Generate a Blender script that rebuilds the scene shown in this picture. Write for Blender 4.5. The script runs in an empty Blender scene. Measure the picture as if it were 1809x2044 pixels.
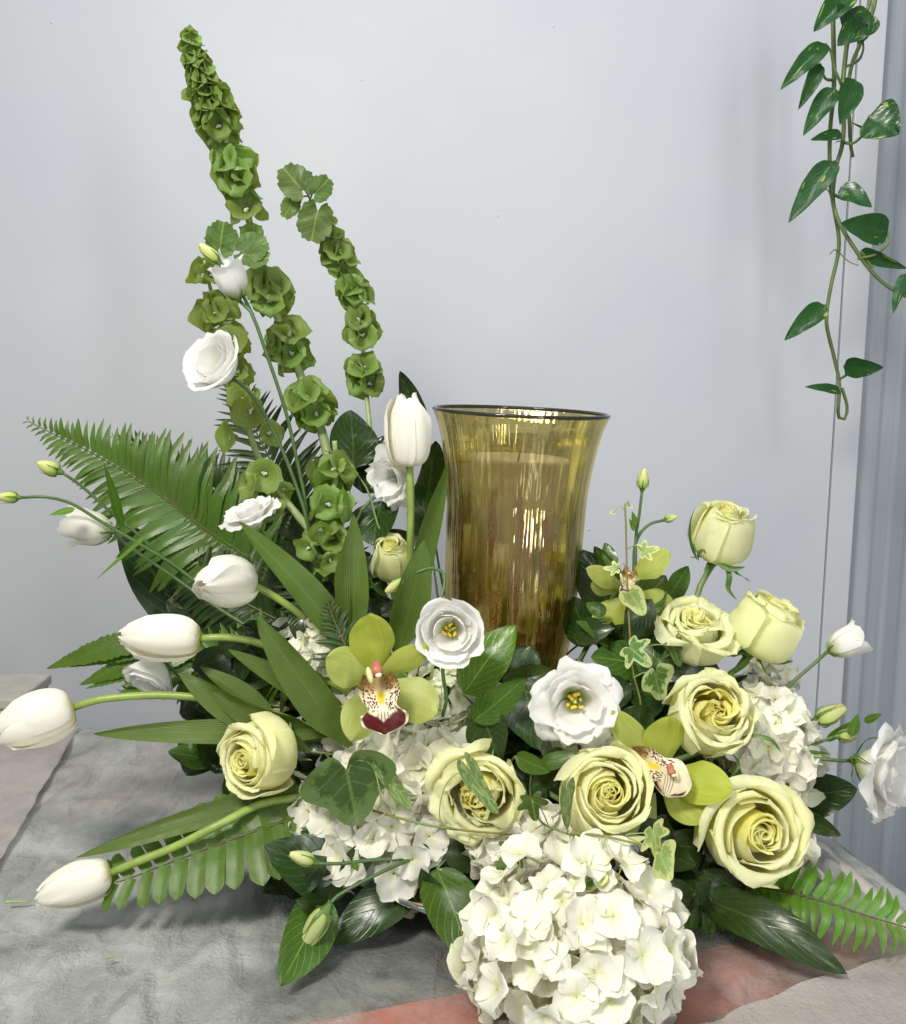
import bpy, math, random
from math import sin, cos, pi, radians, sqrt, exp
from mathutils import Vector, Matrix, noise
random.seed(7)
R = random.Random(11)
SC = bpy.context.scene
COL = SC.collection
V = Vector

# ------------------------------------------------------------------ camera
PITCH = radians(9.0); ZC = 0.56; F = 1900.0; PW = 1809.0; PH = 2044.0
cd = bpy.data.cameras.new('camera'); cam = bpy.data.objects.new('camera', cd); COL.objects.link(cam)
cd.sensor_fit = 'HORIZONTAL'; cd.sensor_width = 36.0; cd.lens = 36.0 * F / PW
cd.clip_start = 0.02; cd.clip_end = 60
cam.location = (0, 0, ZC); cam.rotation_euler = (pi / 2 - PITCH, 0, 0)
SC.camera = cam
# ------------------------------------------------------------------ world + lamps
w = bpy.data.worlds.new('World'); SC.world = w; w.use_nodes = True
bg = w.node_tree.nodes['Background']; bg.inputs[0].default_value = (0.93, 0.96, 1.0, 1); bg.inputs[1].default_value = 0.24
def area(name, loc, target, sx, sy, power, col):
    l = bpy.data.lights.new(name, 'AREA'); l.shape = 'RECTANGLE'; l.size = sx; l.size_y = sy; l.energy = power; l.color = col
    o = bpy.data.objects.new(name, l); COL.objects.link(o); o.location = loc
    o.rotation_euler = (V(target) - V(loc)).to_track_quat('-Z', 'Y').to_euler(); return o
area('ceiling_lamp', (0.0, 0.95, 2.25), (0.05, 1.25, 0.4), 1.5, 0.25, 11, (1.0, 0.99, 0.97))
kl = area('key_lamp', (-0.75, -0.30, 1.85), (0.12, 0.85, 0.05), 0.42, 0.42, 19.5, (1.0, 0.965, 0.88)); kl.data.spread = radians(125)
area('front_lamp', (-0.1, -0.55, 2.1), (0.1, 1.0, 0.2), 1.3, 0.16, 7, (1.0, 0.98, 0.93))
area('fill_strip', (0.75, -0.75, 0.62), (0.1, 1.0, 0.3), 0.2, 1.6, 14, (0.96, 0.98, 1.0))  # added fill lamp, not a window: brightens flower fronts, streaks the vase
SC.view_settings.view_transform = 'Standard'; SC.view_settings.look = 'None'
SC.view_settings.exposure = 0.0; SC.view_settings.gamma = 1.0
SC.cycles.use_denoising = True
SC.cycles.max_bounces = 10; SC.cycles.transparent_max_bounces = 24; SC.cycles.transmission_bounces = 8
SC.cycles.sample_clamp_indirect = 6.0
SC.cycles.caustics_refractive = False

# ------------------------------------------------------------------ coordinates
cT, sT = cos(PITCH), sin(PITCH)
def W(x, y, Y):
    u = (x - PW / 2) / F; v = (y - PH / 2) / F
    d = V((u, cT - v * sT, -sT - v * cT)); t = Y / d.y
    return V((d.x * t, Y, ZC + d.z * t))
def S(p):                                   # metres per picture pixel at p
    return (p.y * cT - (p.z - ZC) * sT) / F
def px(p):
    q = V(p) - V((0, 0, ZC)); z = q.y * cT - q.z * sT
    return PW / 2 + F * q.x / z, PH / 2 - F * (q.y * sT + q.z * cT) / z
def ax(r, u, t): return V((r, -t, u)).normalized()
FOAM = V((0.06, 1.02, 0.10))
def foamp(j=0.05): return FOAM + V((R.uniform(-j, j), R.uniform(-j, j), R.uniform(-.02, .02)))

# ------------------------------------------------------------------ materials
def C(h):
    h = h.lstrip('#'); o = []
    for i in (0, 2, 4):
        c = int(h[i:i + 2], 16) / 255; o.append(c / 12.92 if c <= .04045 else ((c + .055) / 1.055) ** 2.4)
    return (*o, 1)
class NT:
    def __init__(s, name):
        s.m = bpy.data.materials.new(name); s.m.use_nodes = True; s.t = s.m.node_tree; s.t.nodes.clear()
        s.out = s.n('ShaderNodeOutputMaterial')
    def n(s, ty, **k):
        x = s.t.nodes.new(ty)
        for a, b in k.items(): setattr(x, a, b)
        return x
    def l(s, a, b): s.t.links.new(a, b)
    def put(s, sock, v):
        if isinstance(v, bpy.types.NodeSocket): s.l(v, sock)
        else: sock.default_value = v
    def math(s, op, a, b=0.0, c=0.0, clamp=False):
        x = s.n('ShaderNodeMath', operation=op); x.use_clamp = clamp
        s.put(x.inputs[0], a); s.put(x.inputs[1], b)
        if len(x.inputs) > 2: s.put(x.inputs[2], c)
        return x.outputs[0]
    def mix(s, f, a, b):
        x = s.n('ShaderNodeMix', data_type='RGBA'); s.put(x.inputs[0], f); s.put(x.inputs[6], a); s.put(x.inputs[7], b); return x.outputs[2]
    def mapr(s, v, a, b, c=0., d=1., smooth=True):
        x = s.n('ShaderNodeMapRange'); x.interpolation_type = 'SMOOTHSTEP' if smooth else 'LINEAR'
        s.put(x.inputs[0], v)
        for i, k in enumerate((a, b, c, d)): x.inputs[i + 1].default_value = k
        return x.outputs[0]
    def uv(s):
        t = s.n('ShaderNodeTexCoord'); p = s.n('ShaderNodeSeparateXYZ'); s.l(t.outputs['UV'], p.inputs[0]); return p.outputs[0], p.outputs[1], t.outputs['UV']
    def obj(s, kind='Object'):
        t = s.n('ShaderNodeTexCoord'); return t.outputs[kind]
    def mapping(s, vec, sc=(1, 1, 1), rot=(0, 0, 0)):
        m = s.n('ShaderNodeMapping'); s.l(vec, m.inputs[0]); m.inputs['Scale'].default_value = sc; m.inputs['Rotation'].default_value = rot; return m.outputs[0]
    def noise(s, vec, sc, det=3, rough=.55, dist=0):
        x = s.n('ShaderNodeTexNoise'); s.l(vec, x.inputs['Vector']); x.inputs['Scale'].default_value = sc; x.inputs['Detail'].default_value = det
        x.inputs['Roughness'].default_value = rough; x.inputs['Distortion'].default_value = dist; return x.outputs[0]
    def vor(s, vec, sc, out=0, feature='F1'):
        x = s.n('ShaderNodeTexVoronoi', feature=feature); s.l(vec, x.inputs['Vector']); x.inputs['Scale'].default_value = sc; return x.outputs[out]
    def rand(s): return s.n('ShaderNodeObjectInfo').outputs['Random']
    def hsv(s, col, h=.5, sa=1., v=1.):
        x = s.n('ShaderNodeHueSaturation'); s.put(x.inputs['Hue'], h); s.put(x.inputs['Saturation'], sa); s.put(x.inputs['Value'], v); s.put(x.inputs['Color'], col); return x.outputs[0]
    def bump(s, h, st, dist=.001):
        b = s.n('ShaderNodeBump'); b.inputs['Strength'].default_value = st; b.inputs['Distance'].default_value = dist; s.l(h, b.inputs['Height']); return b.outputs[0]
    def bsdf(s, col, rough=.5, nrm=None, **k):
        b = s.n('ShaderNodeBsdfPrincipled'); s.put(b.inputs['Base Color'], col); s.put(b.inputs['Roughness'], rough)
        if nrm is not None: s.l(nrm, b.inputs['Normal'])
        for a, v in k.items(): s.put(b.inputs[a.replace('_', ' ')], v)
        return b.outputs[0]
    def fin(s, sh, transl=0, tcol=None, nrm=None):
        if transl:
            t = s.n('ShaderNodeBsdfTranslucent'); s.put(t.inputs[0], tcol)
            if nrm is not None: s.l(nrm, t.inputs['Normal'])
            m = s.n('ShaderNodeMixShader'); m.inputs[0].default_value = transl; s.l(sh, m.inputs[1]); s.l(t.outputs[0], m.inputs[2]); sh = m.outputs[0]
        s.l(sh, s.out.inputs['Surface']); return s.m

def leaf_mat(name, base, vein, rough=.35, nv=7., vs=.9, transl=.22, var=.12, patch=None, patch_edge=False, spec=.5, parallel=False, back=None, mid=.012, patch_sc=3.0, patch_th=.56):
    n = NT(name); u, v, uv = n.uv()
    au = n.math('ABSOLUTE', n.math('SUBTRACT', u, .5))
    oc = n.obj()
    col = n.mix(n.mapr(n.noise(oc, 35, 3), .3, .75), C(base), n.hsv(C(base), .5, .95, 1.25))
    if parallel:
        st = n.math('SINE', n.math('MULTIPLY', u, 95.0)); col = n.mix(n.mapr(st, -.2, 1, 0, .22), col, C(vein))
        h = st; midf = n.mapr(au, mid, mid * 3, .3, 0)
    else:
        k = n.math('FRACT', n.math('SUBTRACT', n.math('MULTIPLY', v, nv), n.math('MULTIPLY', au, nv * vs)))
        k = n.math('ABSOLUTE', n.math('SUBTRACT', k, .5))
        vf = n.mapr(k, .0, .09, .55, 0); h = n.math('MULTIPLY', vf, -1)
        small = n.vor(n.mapping(uv, (9, 16, 1)), 1.6, 0, 'DISTANCE_TO_EDGE')
        col = n.mix(n.mapr(small, 0, .07, .25, 0), col, C(vein))
        col = n.mix(vf, col, C(vein)); midf = n.mapr(au, mid * .5, mid * 2, .95, 0)
    if patch:
        f = n.noise(n.mapping(uv, (2.2, 1.2, 1)), patch_sc, 4, .6, .6)
        r = n.n('ShaderNodeCombineXYZ'); n.l(n.rand(), r.inputs[0])
        vm = n.n('ShaderNodeVectorMath', operation='ADD'); n.l(uv, vm.inputs[0]); sc = n.n('ShaderNodeVectorMath', operation='SCALE'); n.l(r.outputs[0], sc.inputs[0]); sc.inputs['Scale'].default_value = 17.; n.l(sc.outputs[0], vm.inputs[1])
        f = n.noise(n.mapping(vm.outputs[0], (2.2, 1.2, 1)), patch_sc, 4, .6, .6)
        if patch_edge:
            e = n.n('ShaderNodeAttribute'); e.attribute_name = 'edge'
            f = n.math('ADD', n.math('MULTIPLY', f, .55), n.math('MULTIPLY', e.outputs['Fac'], .52)); pf = n.mapr(f, .60, .68)
        else: pf = n.mapr(f, patch_th, patch_th + .06)
        col = n.mix(pf, col, C(patch))
    col = n.mix(midf, col, C(vein))
    col = n.hsv(col, n.mapr(n.rand(), 0, 1, .5 - var * .08, .5 + var * .08, False), 1.0, n.mapr(n.rand(), 0, 1, 1 - var, 1 + var, False))
    nr = n.bump(n.math('ADD', h, n.math('MULTIPLY', n.noise(oc, 160, 2), .6)), .35, .0006)
    sh = n.bsdf(col, n.mapr(n.noise(oc, 60, 2), .3, .7, rough * .8, rough * 1.25), nr, Specular_IOR_Level=spec)
    return n.fin(sh, transl, n.hsv(col, .475, 1.1, 1.6), nr)

def petal_mat(name, base, tip, mid=None, rough=.55, transl=.3, sss=0., stripes=.0, tipcol=None, vein=60., b0=.12, b1=.5, var=.04, tsat=1.1):
    """base colour at the claw -> tip colour; faint length-wise veins; bruised or greenish margin as tipcol"""
    n = NT(name); u, v, uv = n.uv(); oc = n.obj()
    col = n.mix(n.mapr(v, b0, b1), C(base), C(tip))
    nz = n.noise(n.mapping(uv, (6, 1.4, 1)), 3.0, 4, .6)
    if tipcol:
        f = n.math('MULTIPLY', n.mapr(v, .86, 1.0), n.mapr(nz, .42, .66)); col = n.mix(f, col, C(tipcol))
    ln = n.noise(n.mapping(uv, (vein, 2.0, 1)), 1.0, 3, .6)
    if stripes: col = n.mix(n.mapr(ln, .45, .8, 0, stripes), col, n.hsv(col, .49, 1.25, .74))
    col = n.hsv(col, .5, n.mapr(n.rand(), 0, 1, .88, 1.12, False), n.mapr(n.rand(), 0, 1, 1 - var, 1 + var, False))
    nr = n.bump(n.math('ADD', ln, n.noise(oc, 90, 2)), .28, .0006)
    kw = dict(Subsurface_Weight=sss, Subsurface_Radius=(.006, .0045, .002), Subsurface_Scale=1.0) if sss else {}
    sh = n.bsdf(col, rough, nr, Specular_IOR_Level=.3, Sheen_Weight=.08, **kw)
    return n.fin(sh, transl, n.hsv(col, .5, tsat, 1.0), nr)

def stem_mat(name, base, rough=.45, var2=None):
    n = NT(name); oc = n.obj()
    c2 = C(var2) if var2 else n.hsv(C(base), .5, 1, 1.35)
    col = n.mix(n.mapr(n.noise(oc, 28, 4), .35, .7), C(base), c2)
    col = n.mix(n.mapr(n.noise(n.mapping(oc, (400, 400, 40)), 1, 2), .5, .8, 0, .35), col, n.hsv(col, .5, 1, .7))
    nr = n.bump(n.noise(n.mapping(oc, (500, 500, 60)), 1, 2), .3, .0005)
    return n.fin(n.bsdf(col, rough, nr))
def plain_mat(name, c, rough=.5, sc=60, amt=.2, bump=.2, **k):
    n = NT(name); oc = n.obj(); f = n.noise(oc, sc, 4)
    col = n.mix(n.mapr(f, .3, .7), n.hsv(C(c), .5, 1, 1 - amt), n.hsv(C(c), .5, 1, 1 + amt))
    return n.fin(n.bsdf(col, rough, n.bump(f, bump, .001), **k))

M = {}
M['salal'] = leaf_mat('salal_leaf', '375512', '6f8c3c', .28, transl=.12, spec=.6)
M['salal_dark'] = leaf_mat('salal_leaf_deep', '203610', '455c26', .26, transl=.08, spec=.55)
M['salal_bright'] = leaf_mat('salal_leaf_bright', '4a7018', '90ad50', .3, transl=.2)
M['tulip_leaf'] = leaf_mat('tulip_leaf', '526b28', '738c42', .42, transl=.18, parallel=True, spec=.4)
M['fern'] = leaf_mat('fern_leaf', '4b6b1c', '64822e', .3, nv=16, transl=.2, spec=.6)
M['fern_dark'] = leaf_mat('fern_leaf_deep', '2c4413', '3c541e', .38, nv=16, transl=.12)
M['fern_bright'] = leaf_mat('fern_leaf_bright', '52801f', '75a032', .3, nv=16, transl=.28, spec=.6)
M['bell'] = leaf_mat('bell_calyx', '738f3e', '9db268', .5, nv=5, vs=.1, transl=.34, var=.16)
M['bell_light'] = leaf_mat('bell_calyx_light', '778f3d', '9fb363', .5, nv=5, vs=.1, transl=.4, var=.12)
M['bell_leaf'] = leaf_mat('bell_leaf', '4f6b2c', '87a050', .5, nv=5, transl=.25)
M['pothos'] = leaf_mat('pothos_leaf', '245226', '3d6b33', .25, transl=.14, patch='a9b94c', patch_sc=2.0, patch_th=.63, mid=.006)
M['ivy'] = leaf_mat('ivy_leaf', '34501c', '64823f', .4, transl=.16, nv=4, patch='5d7840', patch_edge=True, patch_sc=6.)
M['ivy_mottle'] = leaf_mat('ivy_mottled', '5f7a42', '8ba466', .45, transl=.22, nv=4, patch='93a76c', patch_sc=5., patch_th=.5)
M['ivy_var'] = leaf_mat('ivy_variegated', '557d33', '9db86c', .4, transl=.22, nv=4, patch='c6d292', patch_edge=True, patch_sc=4.5)
M['ivy_pale'] = leaf_mat('ivy_pale', '93ad62', 'b9ca86', .45, transl=.25, nv=4, patch='d6dd96', patch_edge=True, patch_sc=4.5)
M['rose_in'] = petal_mat('rose_inner', 'f9f286', 'fbf8ae', transl=.36, sss=.45, b0=.2, b1=.9)
M['rose_out'] = petal_mat('rose_outer', 'f5f3ac', 'fcfac8', tipcol='e6ecaa', transl=.34, sss=.45, b0=.05, b1=.45)
M['rose_yellow'] = petal_mat('rose_inner_yellow', 'f8ee78', 'fbf49c', transl=.36, sss=.45, b0=.2, b1=.9)
M['rose_green'] = petal_mat('rose_outer_green', 'e8f0a8', 'f8f9c8', tipcol='d8e594', transl=.34, sss=.45, b0=.05, b1=.45)
M['lis'] = petal_mat('lisianthus_petal', 'b4c56a', 'fcfbf7', transl=.3, sss=.25, b0=.14, b1=.5)
M['lis_pale'] = petal_mat('lisianthus_petal_fading', 'cfd9a8', 'eeeee2', transl=.35, b0=.12, b1=.4)
M['tulip'] = petal_mat('tulip_petal', 'eee08e', 'fffcee', transl=.26, sss=.3, b0=.0, b1=.26, rough=.42, vein=22, stripes=.16)
M['hyd'] = petal_mat('hydrangea_petal', 'e9ecc0', 'faf9ec', transl=.34, b0=.0, b1=.35, vein=12, stripes=.05, var=.05)
M['hyd_green'] = petal_mat('hydrangea_petal_greenish', 'd8e2b0', 'f1f3da', transl=.3, b0=.0, b1=.5, vein=12, var=.05)
M['orchid'] = petal_mat('orchid_petal', 'a5b154', 'b9c466', transl=.32, b0=.0, b1=.5, stripes=.6, vein=16, rough=.42)
M['bud'] = petal_mat('bud_petal', 'b9cf6a', 'e6e8a6', transl=.25, b0=.1, b1=.8, stripes=.4, vein=20)
M['stem'] = stem_mat('green_stem', '667a42')
M['stem_dark'] = stem_mat('dark_green_stem', '4b6436')
M['stem_pale'] = stem_mat('pale_green_stem', '93a56c')
M['stem_tulip'] = stem_mat('tulip_stem', '84994a', .4)
M['stem_brown'] = stem_mat('brown_ivy_stem', '8d7a45', .6, '6f8a44')
M['stem_fern'] = stem_mat('fern_rachis', '4b5a22', .5, '5e4a26')
M['stamen'] = plain_mat('pollen', 'efc62a', .6, 400, .12, .5)
M['stigma'] = plain_mat('stigma_green', 'b9c66a', .5, 300, .2)
M['sepal'] = stem_mat('green_sepal', '4c6a2a', .45)

# ------------------------------------------------------------------ mesh helpers
def mk(name, verts, faces, mat, parent=None, uvs=None, edge=None, smooth=True, M4=None):
    me = bpy.data.meshes.new(name); me.from_pydata([tuple(v) for v in verts], [], faces)
    if uvs:
        l = me.uv_layers.new(name='UVMap')
        buf = []
        for lp in me.loops: buf += uvs[lp.vertex_index]
        l.data.foreach_set('uv', buf)
    if edge:
        a = me.attributes.new('edge', 'FLOAT', 'POINT'); a.data.foreach_set('value', edge)
    if smooth: me.shade_smooth()
    me.materials.append(M[mat] if isinstance(mat, str) else mat)
    return link(name, me, parent, M4)
def link(name, me, parent=None, M4=None):
    o = bpy.data.objects.new(name, me); COL.objects.link(o)
    if parent: o.parent = parent
    if M4 is not None: o.matrix_local = M4
    return o
def thing(name, label, cat, loc=(0, 0, 0), group=None):
    o = bpy.data.objects.new(name, None); COL.objects.link(o); o.location = loc; o.empty_display_size = .01
    o['label'] = label; o['category'] = cat
    if group: o['group'] = group
    return o
def tag(o, label, cat, group=None):
    o['label'] = label; o['category'] = cat
    if group: o['group'] = group
    return o
def loc_of(p): return p.location.copy() if p else V((0, 0, 0))
def wloc(p):                                 # world position of a thing or of a part placed without rotation
    q = V((0, 0, 0))
    while p: q += p.location; p = p.parent
    return q

def crom(P, n):
    P = [V(p) for p in P]
    if len(P) == 2: P = [P[0], P[0].lerp(P[1], .5), P[1]]
    L = [0]
    for a, b in zip(P, P[1:]): L.append(L[-1] + max((b - a).length, 1e-6))
    out = []
    for i in range(n + 1):
        s = L[-1] * i / n; k = 0
        while k < len(P) - 2 and s > L[k + 1]: k += 1
        t = (s - L[k]) / (L[k + 1] - L[k])
        p1, p2 = P[k], P[k + 1]; d = L[k + 1] - L[k]
        m1 = (p2 - P[k - 1]) / (L[k + 1] - L[k - 1]) * d if k > 0 else (p2 - p1)
        m2 = (P[k + 2] - p1) / (L[k + 2] - L[k]) * d if k < len(P) - 2 else (p2 - p1)
        t2, t3 = t * t, t * t * t
        out.append(p1 * (2 * t3 - 3 * t2 + 1) + m1 * (t3 - 2 * t2 + t) + p2 * (-2 * t3 + 3 * t2) + m2 * (t3 - t2))
    return out
def interp(P, t):                            # smooth 2-D profile lookup
    n = len(P) - 1; s = max(0, min(1, t)) * n; k = min(int(s), n - 1); f = s - k
    p0 = P[max(k - 1, 0)]; p1 = P[k]; p2 = P[k + 1]; p3 = P[min(k + 2, n)]; r = []
    for a, b, c, d in zip(p0, p1, p2, p3):
        r.append(.5 * (2 * b + (c - a) * f + (2 * a - 5 * b + 4 * c - d) * f * f + (3 * b - a - 3 * c + d) * f ** 3))
    return r
def frames(C_, n0):
    T = []
    for i in range(len(C_)):
        a = C_[max(i - 1, 0)]; b = C_[min(i + 1, len(C_) - 1)]; t = (b - a); T.append(t.normalized() if t.length > 1e-9 else V((0, 0, 1)))
    n = V(n0)
    out = []
    for t in T:
        n = n - t * n.dot(t)
        if n.length < 1e-6: n = t.orthogonal()
        n.normalize(); out.append((t, n.copy(), t.cross(n)))
    return out
def tube(name, P, r0, r1, mat, parent=None, sides=8, seg=None, knob=0):
    C_ = crom(P, seg or max(6, len(P) * 5)); fr = frames(C_, (0.3, -1, .2)); o = wloc(parent)
    vs = []; fs = []; n = len(C_)
    for i, (c, (t, nn, b)) in enumerate(zip(C_, fr)):
        r = r0 + (r1 - r0) * i / (n - 1)
        if knob: r *= 1 + knob * noise.noise(V((i * .9, r0 * 999, 0)))
        for k in range(sides):
            a = 2 * pi * k / sides; vs.append(c + (nn * cos(a) + b * sin(a)) * r - o)
    for i in range(n - 1):
        for k in range(sides):
            k2 = (k + 1) % sides; fs.append((i * sides + k, i * sides + k2, (i + 1) * sides + k2, (i + 1) * sides + k))
    fs.append(tuple(range(sides))[::-1]); fs.append(tuple((n - 1) * sides + k for k in range(sides)))
    return mk(name, vs, fs, mat, parent)

PROF = {
 'ovate': lambda v: (sin(pi * min(1, v ** .72)) ** .8) * (1 - .12 * v),
 'lance': lambda v: sin(pi * v ** .62) ** .8,
 'tulip': lambda v: min(1, .22 + v * 3.2) * min(1, .7 + v * .8) * (1 - max(0, (v - .35) / .65) ** 2.2) ** .85,
 'salal': lambda v: (sin(pi * min(1, v ** .8)) ** .62) * (1 - .2 * v ** 3),
 'sepal': lambda v: (1 - v) ** .8 * (.5 + .5 * min(1, v * 6)),
 'orchid': lambda v: (.25 + .75 * min(1, v * 2.4) ** .9) * (1 - max(0, (v - .45) / .55) ** 2.3) ** .72,
 'pothos': lambda v: (sin(pi * min(1, v ** .55)) ** .75),
 'leaflet': lambda v: (.75 + .25 * min(1, v * 5)) * (1 - v ** 2.6) ** .9 if v > .02 else .45,
 'pinna': lambda v: (.9 + .1 * sin(v * 3)) * (1 if v < .82 else max(0, 1 - ((v - .82) / .18) ** 1.5 * .85)),
}
def blade(name, P, up, width, mat, parent=None, prof='ovate', nu=6, nv=16, cup=0., fold=0., wave=0., wk=3., serr=0., sn=24, seed=0, twist=0., M4=None, curl=0.):
    C_ = crom(P, nv); fr = frames(C_, up); o = wloc(parent) if parent and M4 is None else V((0, 0, 0)); f = PROF[prof]
    vs = []; uv = []; ed = []; fs = []
    for i in range(nv + 1):
        v = i / nv; t, n, b = fr[i]
        if twist: q = Matrix.Rotation(radians(twist) * v, 3, t); n = q @ n; b = q @ b
        wv = width * .5 * max(f(v), .0)
        if v >= .999: wv = width * .004
        for j in range(nu + 1):
            u = -1 + 2 * j / nu; ww = wv
            if serr and abs(u) > .99: ww = wv * (1 + serr * (1 - ((v * sn) % 1.0)))
            h = cup * wv * u * u + fold * wv * abs(u) + wave * width * (abs(u) ** 1.5) * sin(wk * 2 * pi * v + (1.7 if u > 0 else 0) + seed) * min(1, v * 4) \
                + curl * wv * (abs(u) ** 4)
            h += width * .035 * noise.noise(V((u * 1.5 + seed * 3.1, v * 4, seed)))
            s = u * ww * (1 - .12 * abs(fold) * abs(u))
            vs.append(C_[i] + b * s + n * h - o); uv.append((j / nu, v)); ed.append(max(abs(u), (v - .8) * 5 if v > .8 else 0, (0.1 - v) * 8 if v < .1 else 0))
    for i in range(nv):
        for j in range(nu):
            a = i * (nu + 1) + j; fs.append((a, a + 1, a + nu + 2, a + nu + 1))
    return mk(name, vs, fs, mat, parent, uv, ed, M4=M4)

def pleaf(root, bx, by, bY, tx, ty, tY, wpx, mat='salal', roll=0., bend=0., name='leaf', up=None, **k):
    """a leaf between two seen points; roll turns it about its midrib, bend bows it towards (+) or away from the viewer"""
    a = W(bx, by, bY); b = W(tx, ty, tY); L = (b - a).length
    n = up if up is not None else (V((0, 0, ZC)) - a.lerp(b, .5)).normalized()
    t = (b - a).normalized(); n = (n - t * n.dot(t)).normalized(); n = Matrix.Rotation(radians(roll), 3, t) @ n
    mid = a.lerp(b, .5) + n * bend * L + V((0, 0, k.pop('sag', 0) * L))
    return blade(name, [a, mid, b], n, wpx * S(a.lerp(b, .5)) / max(.35, cos(radians(roll))), mat, root, **k)

def fan(name, c, d, n, rad, mat, parent, lobes='ivy', cup=0., fold=0., rings=5, segs=48, seed=0, M4=None, teeth=0., asp=1.):
    """leaf seen as lobes round its petiole joint: ivy (3-5 lobes), bells-of-ireland leaf (scalloped), heart (pothos)"""
    c = V(c); d = V(d).normalized(); n = V(n); n = (n - d * n.dot(d)).normalized(); s = d.cross(n); o = wloc(parent) if parent and M4 is None else V((0, 0, 0))
    def rr(a):                               # a: angle from tip direction, -pi..pi
        if lobes == 'ivy':
            r = .34 + .66 * exp(-(a / .42) ** 2) + .42 * exp(-((abs(a) - 1.15) / .33) ** 2) + .22 * exp(-((abs(a) - 2.15) / .35) ** 2)
        elif lobes == 'ivy3':
            r = .55 + .45 * exp(-(a / .6) ** 2) + .36 * exp(-((abs(a) - 1.5) / .6) ** 2)
        elif lobes == 'bell':
            r = .62 + .38 * exp(-(a / 1.1) ** 2); r *= 1 + .09 * abs(sin(a * 5.2)) + .05 * sin(a * 21)
        elif lobes == 'heart':
            r = .52 + .48 * exp(-(a / .5) ** 2) + .05 * exp(-((abs(a) - 2.2) / .5) ** 2)
        return r * (1 - .8 * exp(-((pi - abs(a)) / .28) ** 2))
    vs = [c - o]; uv = [(.5, 0.02)]; ed = [0.]; fs = []
    for i in range(1, rings + 1):
        q = i / rings
        for k in range(segs):
            a = -pi + 2 * pi * k / segs; r = rr(a) * q * rad * (1 + (.06 * noise.noise(V((a * 2, seed, 3))) if i == rings else 0))
            y, x = r * cos(a), r * sin(a) * asp; h = cup * (x * x + y * y) / rad + fold * abs(x) + rad * (.16 if lobes == 'bell' else .07) * noise.noise(V((x / rad * 2 + seed, y / rad * 2, seed * 1.3)))
            vs.append(c + d * y + s * x + n * h - o); uv.append((.5 + .5 * x / rad / asp, .3 + .7 * y / rad)); ed.append(q)
    for k in range(segs): fs.append((0, 1 + k, 1 + (k + 1) % segs))
    for i in range(rings - 1):
        for k in range(segs):
            a = 1 + i * segs + k; b = 1 + i * segs + (k + 1) % segs; fs.append((a, a + segs, b + segs, b))
    return mk(name, vs, fs, mat, parent, uv, ed, M4=M4)
def pfan(root, x, y, Y, dx, dy, rpx, mat, tilt=(0, 0), **k):
    """dx,dy: direction of the tip as seen; tilt: how the blade leans (right, up) from facing the viewer"""
    c = W(x, y, Y); d = V((dx, tilt[1] * .5, -dy)).normalized()
    n = (V((0, 0, ZC)) - c).normalized() + V((tilt[0], 0, tilt[1])); name = k.pop('name', 'leaf')
    return fan(name, c, d, n, rpx * S(c), mat, root, **k)

# ------------------------------------------------------------------ petal on a profile of revolution
def petal(name, prof, ph, dph, mat, parent, M4, nu=9, nv=12, edge=.3, ep=3., skew=0., ruf=0., rk=5., point=0., seed=0, narrow=.4, roll=0., notch=0.):
    vs = []; uv = []; fs = []
    for i in range(nv + 1):
        v = i / nv
        for j in range(nu + 1):
            u = -1 + 2 * j / nu
            t = v * (1 - edge * abs(u) ** ep + point * max(0, 1 - abs(u) * 2.2) * v) - notch * exp(-(u / .18) ** 2) * v ** 6
            wf = narrow + (1 - narrow) * min(1, v / .45) ** .8
            r, z = interp(prof, t)
            if t > 1: r2, z2 = interp(prof, .98); r1, z1 = interp(prof, 1); r += (r1 - r2) * (t - 1) * 50; z += (z1 - z2) * (t - 1) * 50
            a = ph + u * dph * wf
            e = max(v ** 5, .35 * abs(u) ** 5 * v)
            nz = noise.noise(V((u * rk * .45 + seed * 7.3, v * 1.5, seed * 2.1)))
            n2 = noise.noise(V((u * rk * 1.1 + seed * 3.3, v * 3, seed * 5.1 + 9)))
            r += skew * u * (.4 + .6 * v) + ruf * e * (nz * 1.6 + n2 * .7) + roll * (abs(u) ** 3) * v ** 2
            z += ruf * e * (n2 * 1.4) - roll * .3 * (abs(u) ** 3) * v ** 2
            r += .02 * nz
            vs.append((r * cos(a), r * sin(a), z)); uv.append((j / nu, v))
    for i in range(nv):
        for j in range(nu):
            a = i * (nu + 1) + j; fs.append((a, a + 1, a + nu + 2, a + nu + 1))
    return mk(name, vs, fs, mat, parent, uv, M4=M4)
def headM(axis, scale, spin=0., off=V((0, 0, 0))):
    q = V(axis).normalized().to_track_quat('Z', 'Y').to_matrix().to_4x4()
    return Matrix.Translation(off) @ q @ Matrix.Rotation(radians(spin), 4, 'Z') @ Matrix.Scale(scale, 4)

def sepals(root, base, axis, Rm, n=5, length=1.2, width=.28, flare=1.1, drop=.2, mat='sepal', seed=0):
    q = V(axis).normalized().to_track_quat('Z', 'Y').to_matrix()
    rg = random.Random(seed)
    for k in range(n):
        a = 2 * pi * k / n + rg.uniform(-.2, .2); rad = V((cos(a), sin(a), 0)); L = length * rg.uniform(.75, 1.15)
        P = [V((0, 0, -.02)) + rad * .08, rad * (.3 * flare) + V((0, 0, .02)), rad * (.65 * flare) + V((0, 0, -drop * .3 + .18 * (1 - flare) * L)), rad * (flare * L) + V((rg.uniform(-.15, .15), rg.uniform(-.15, .15), -drop * L + (1.2 - flare) * L * .9))]
        blade('sepal', [base + (q @ p) * Rm for p in P], q @ V((0, 0, 1)), width * Rm, mat, root, prof='sepal', nu=4, nv=10, cup=-.3, wave=.1, seed=k)

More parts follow.
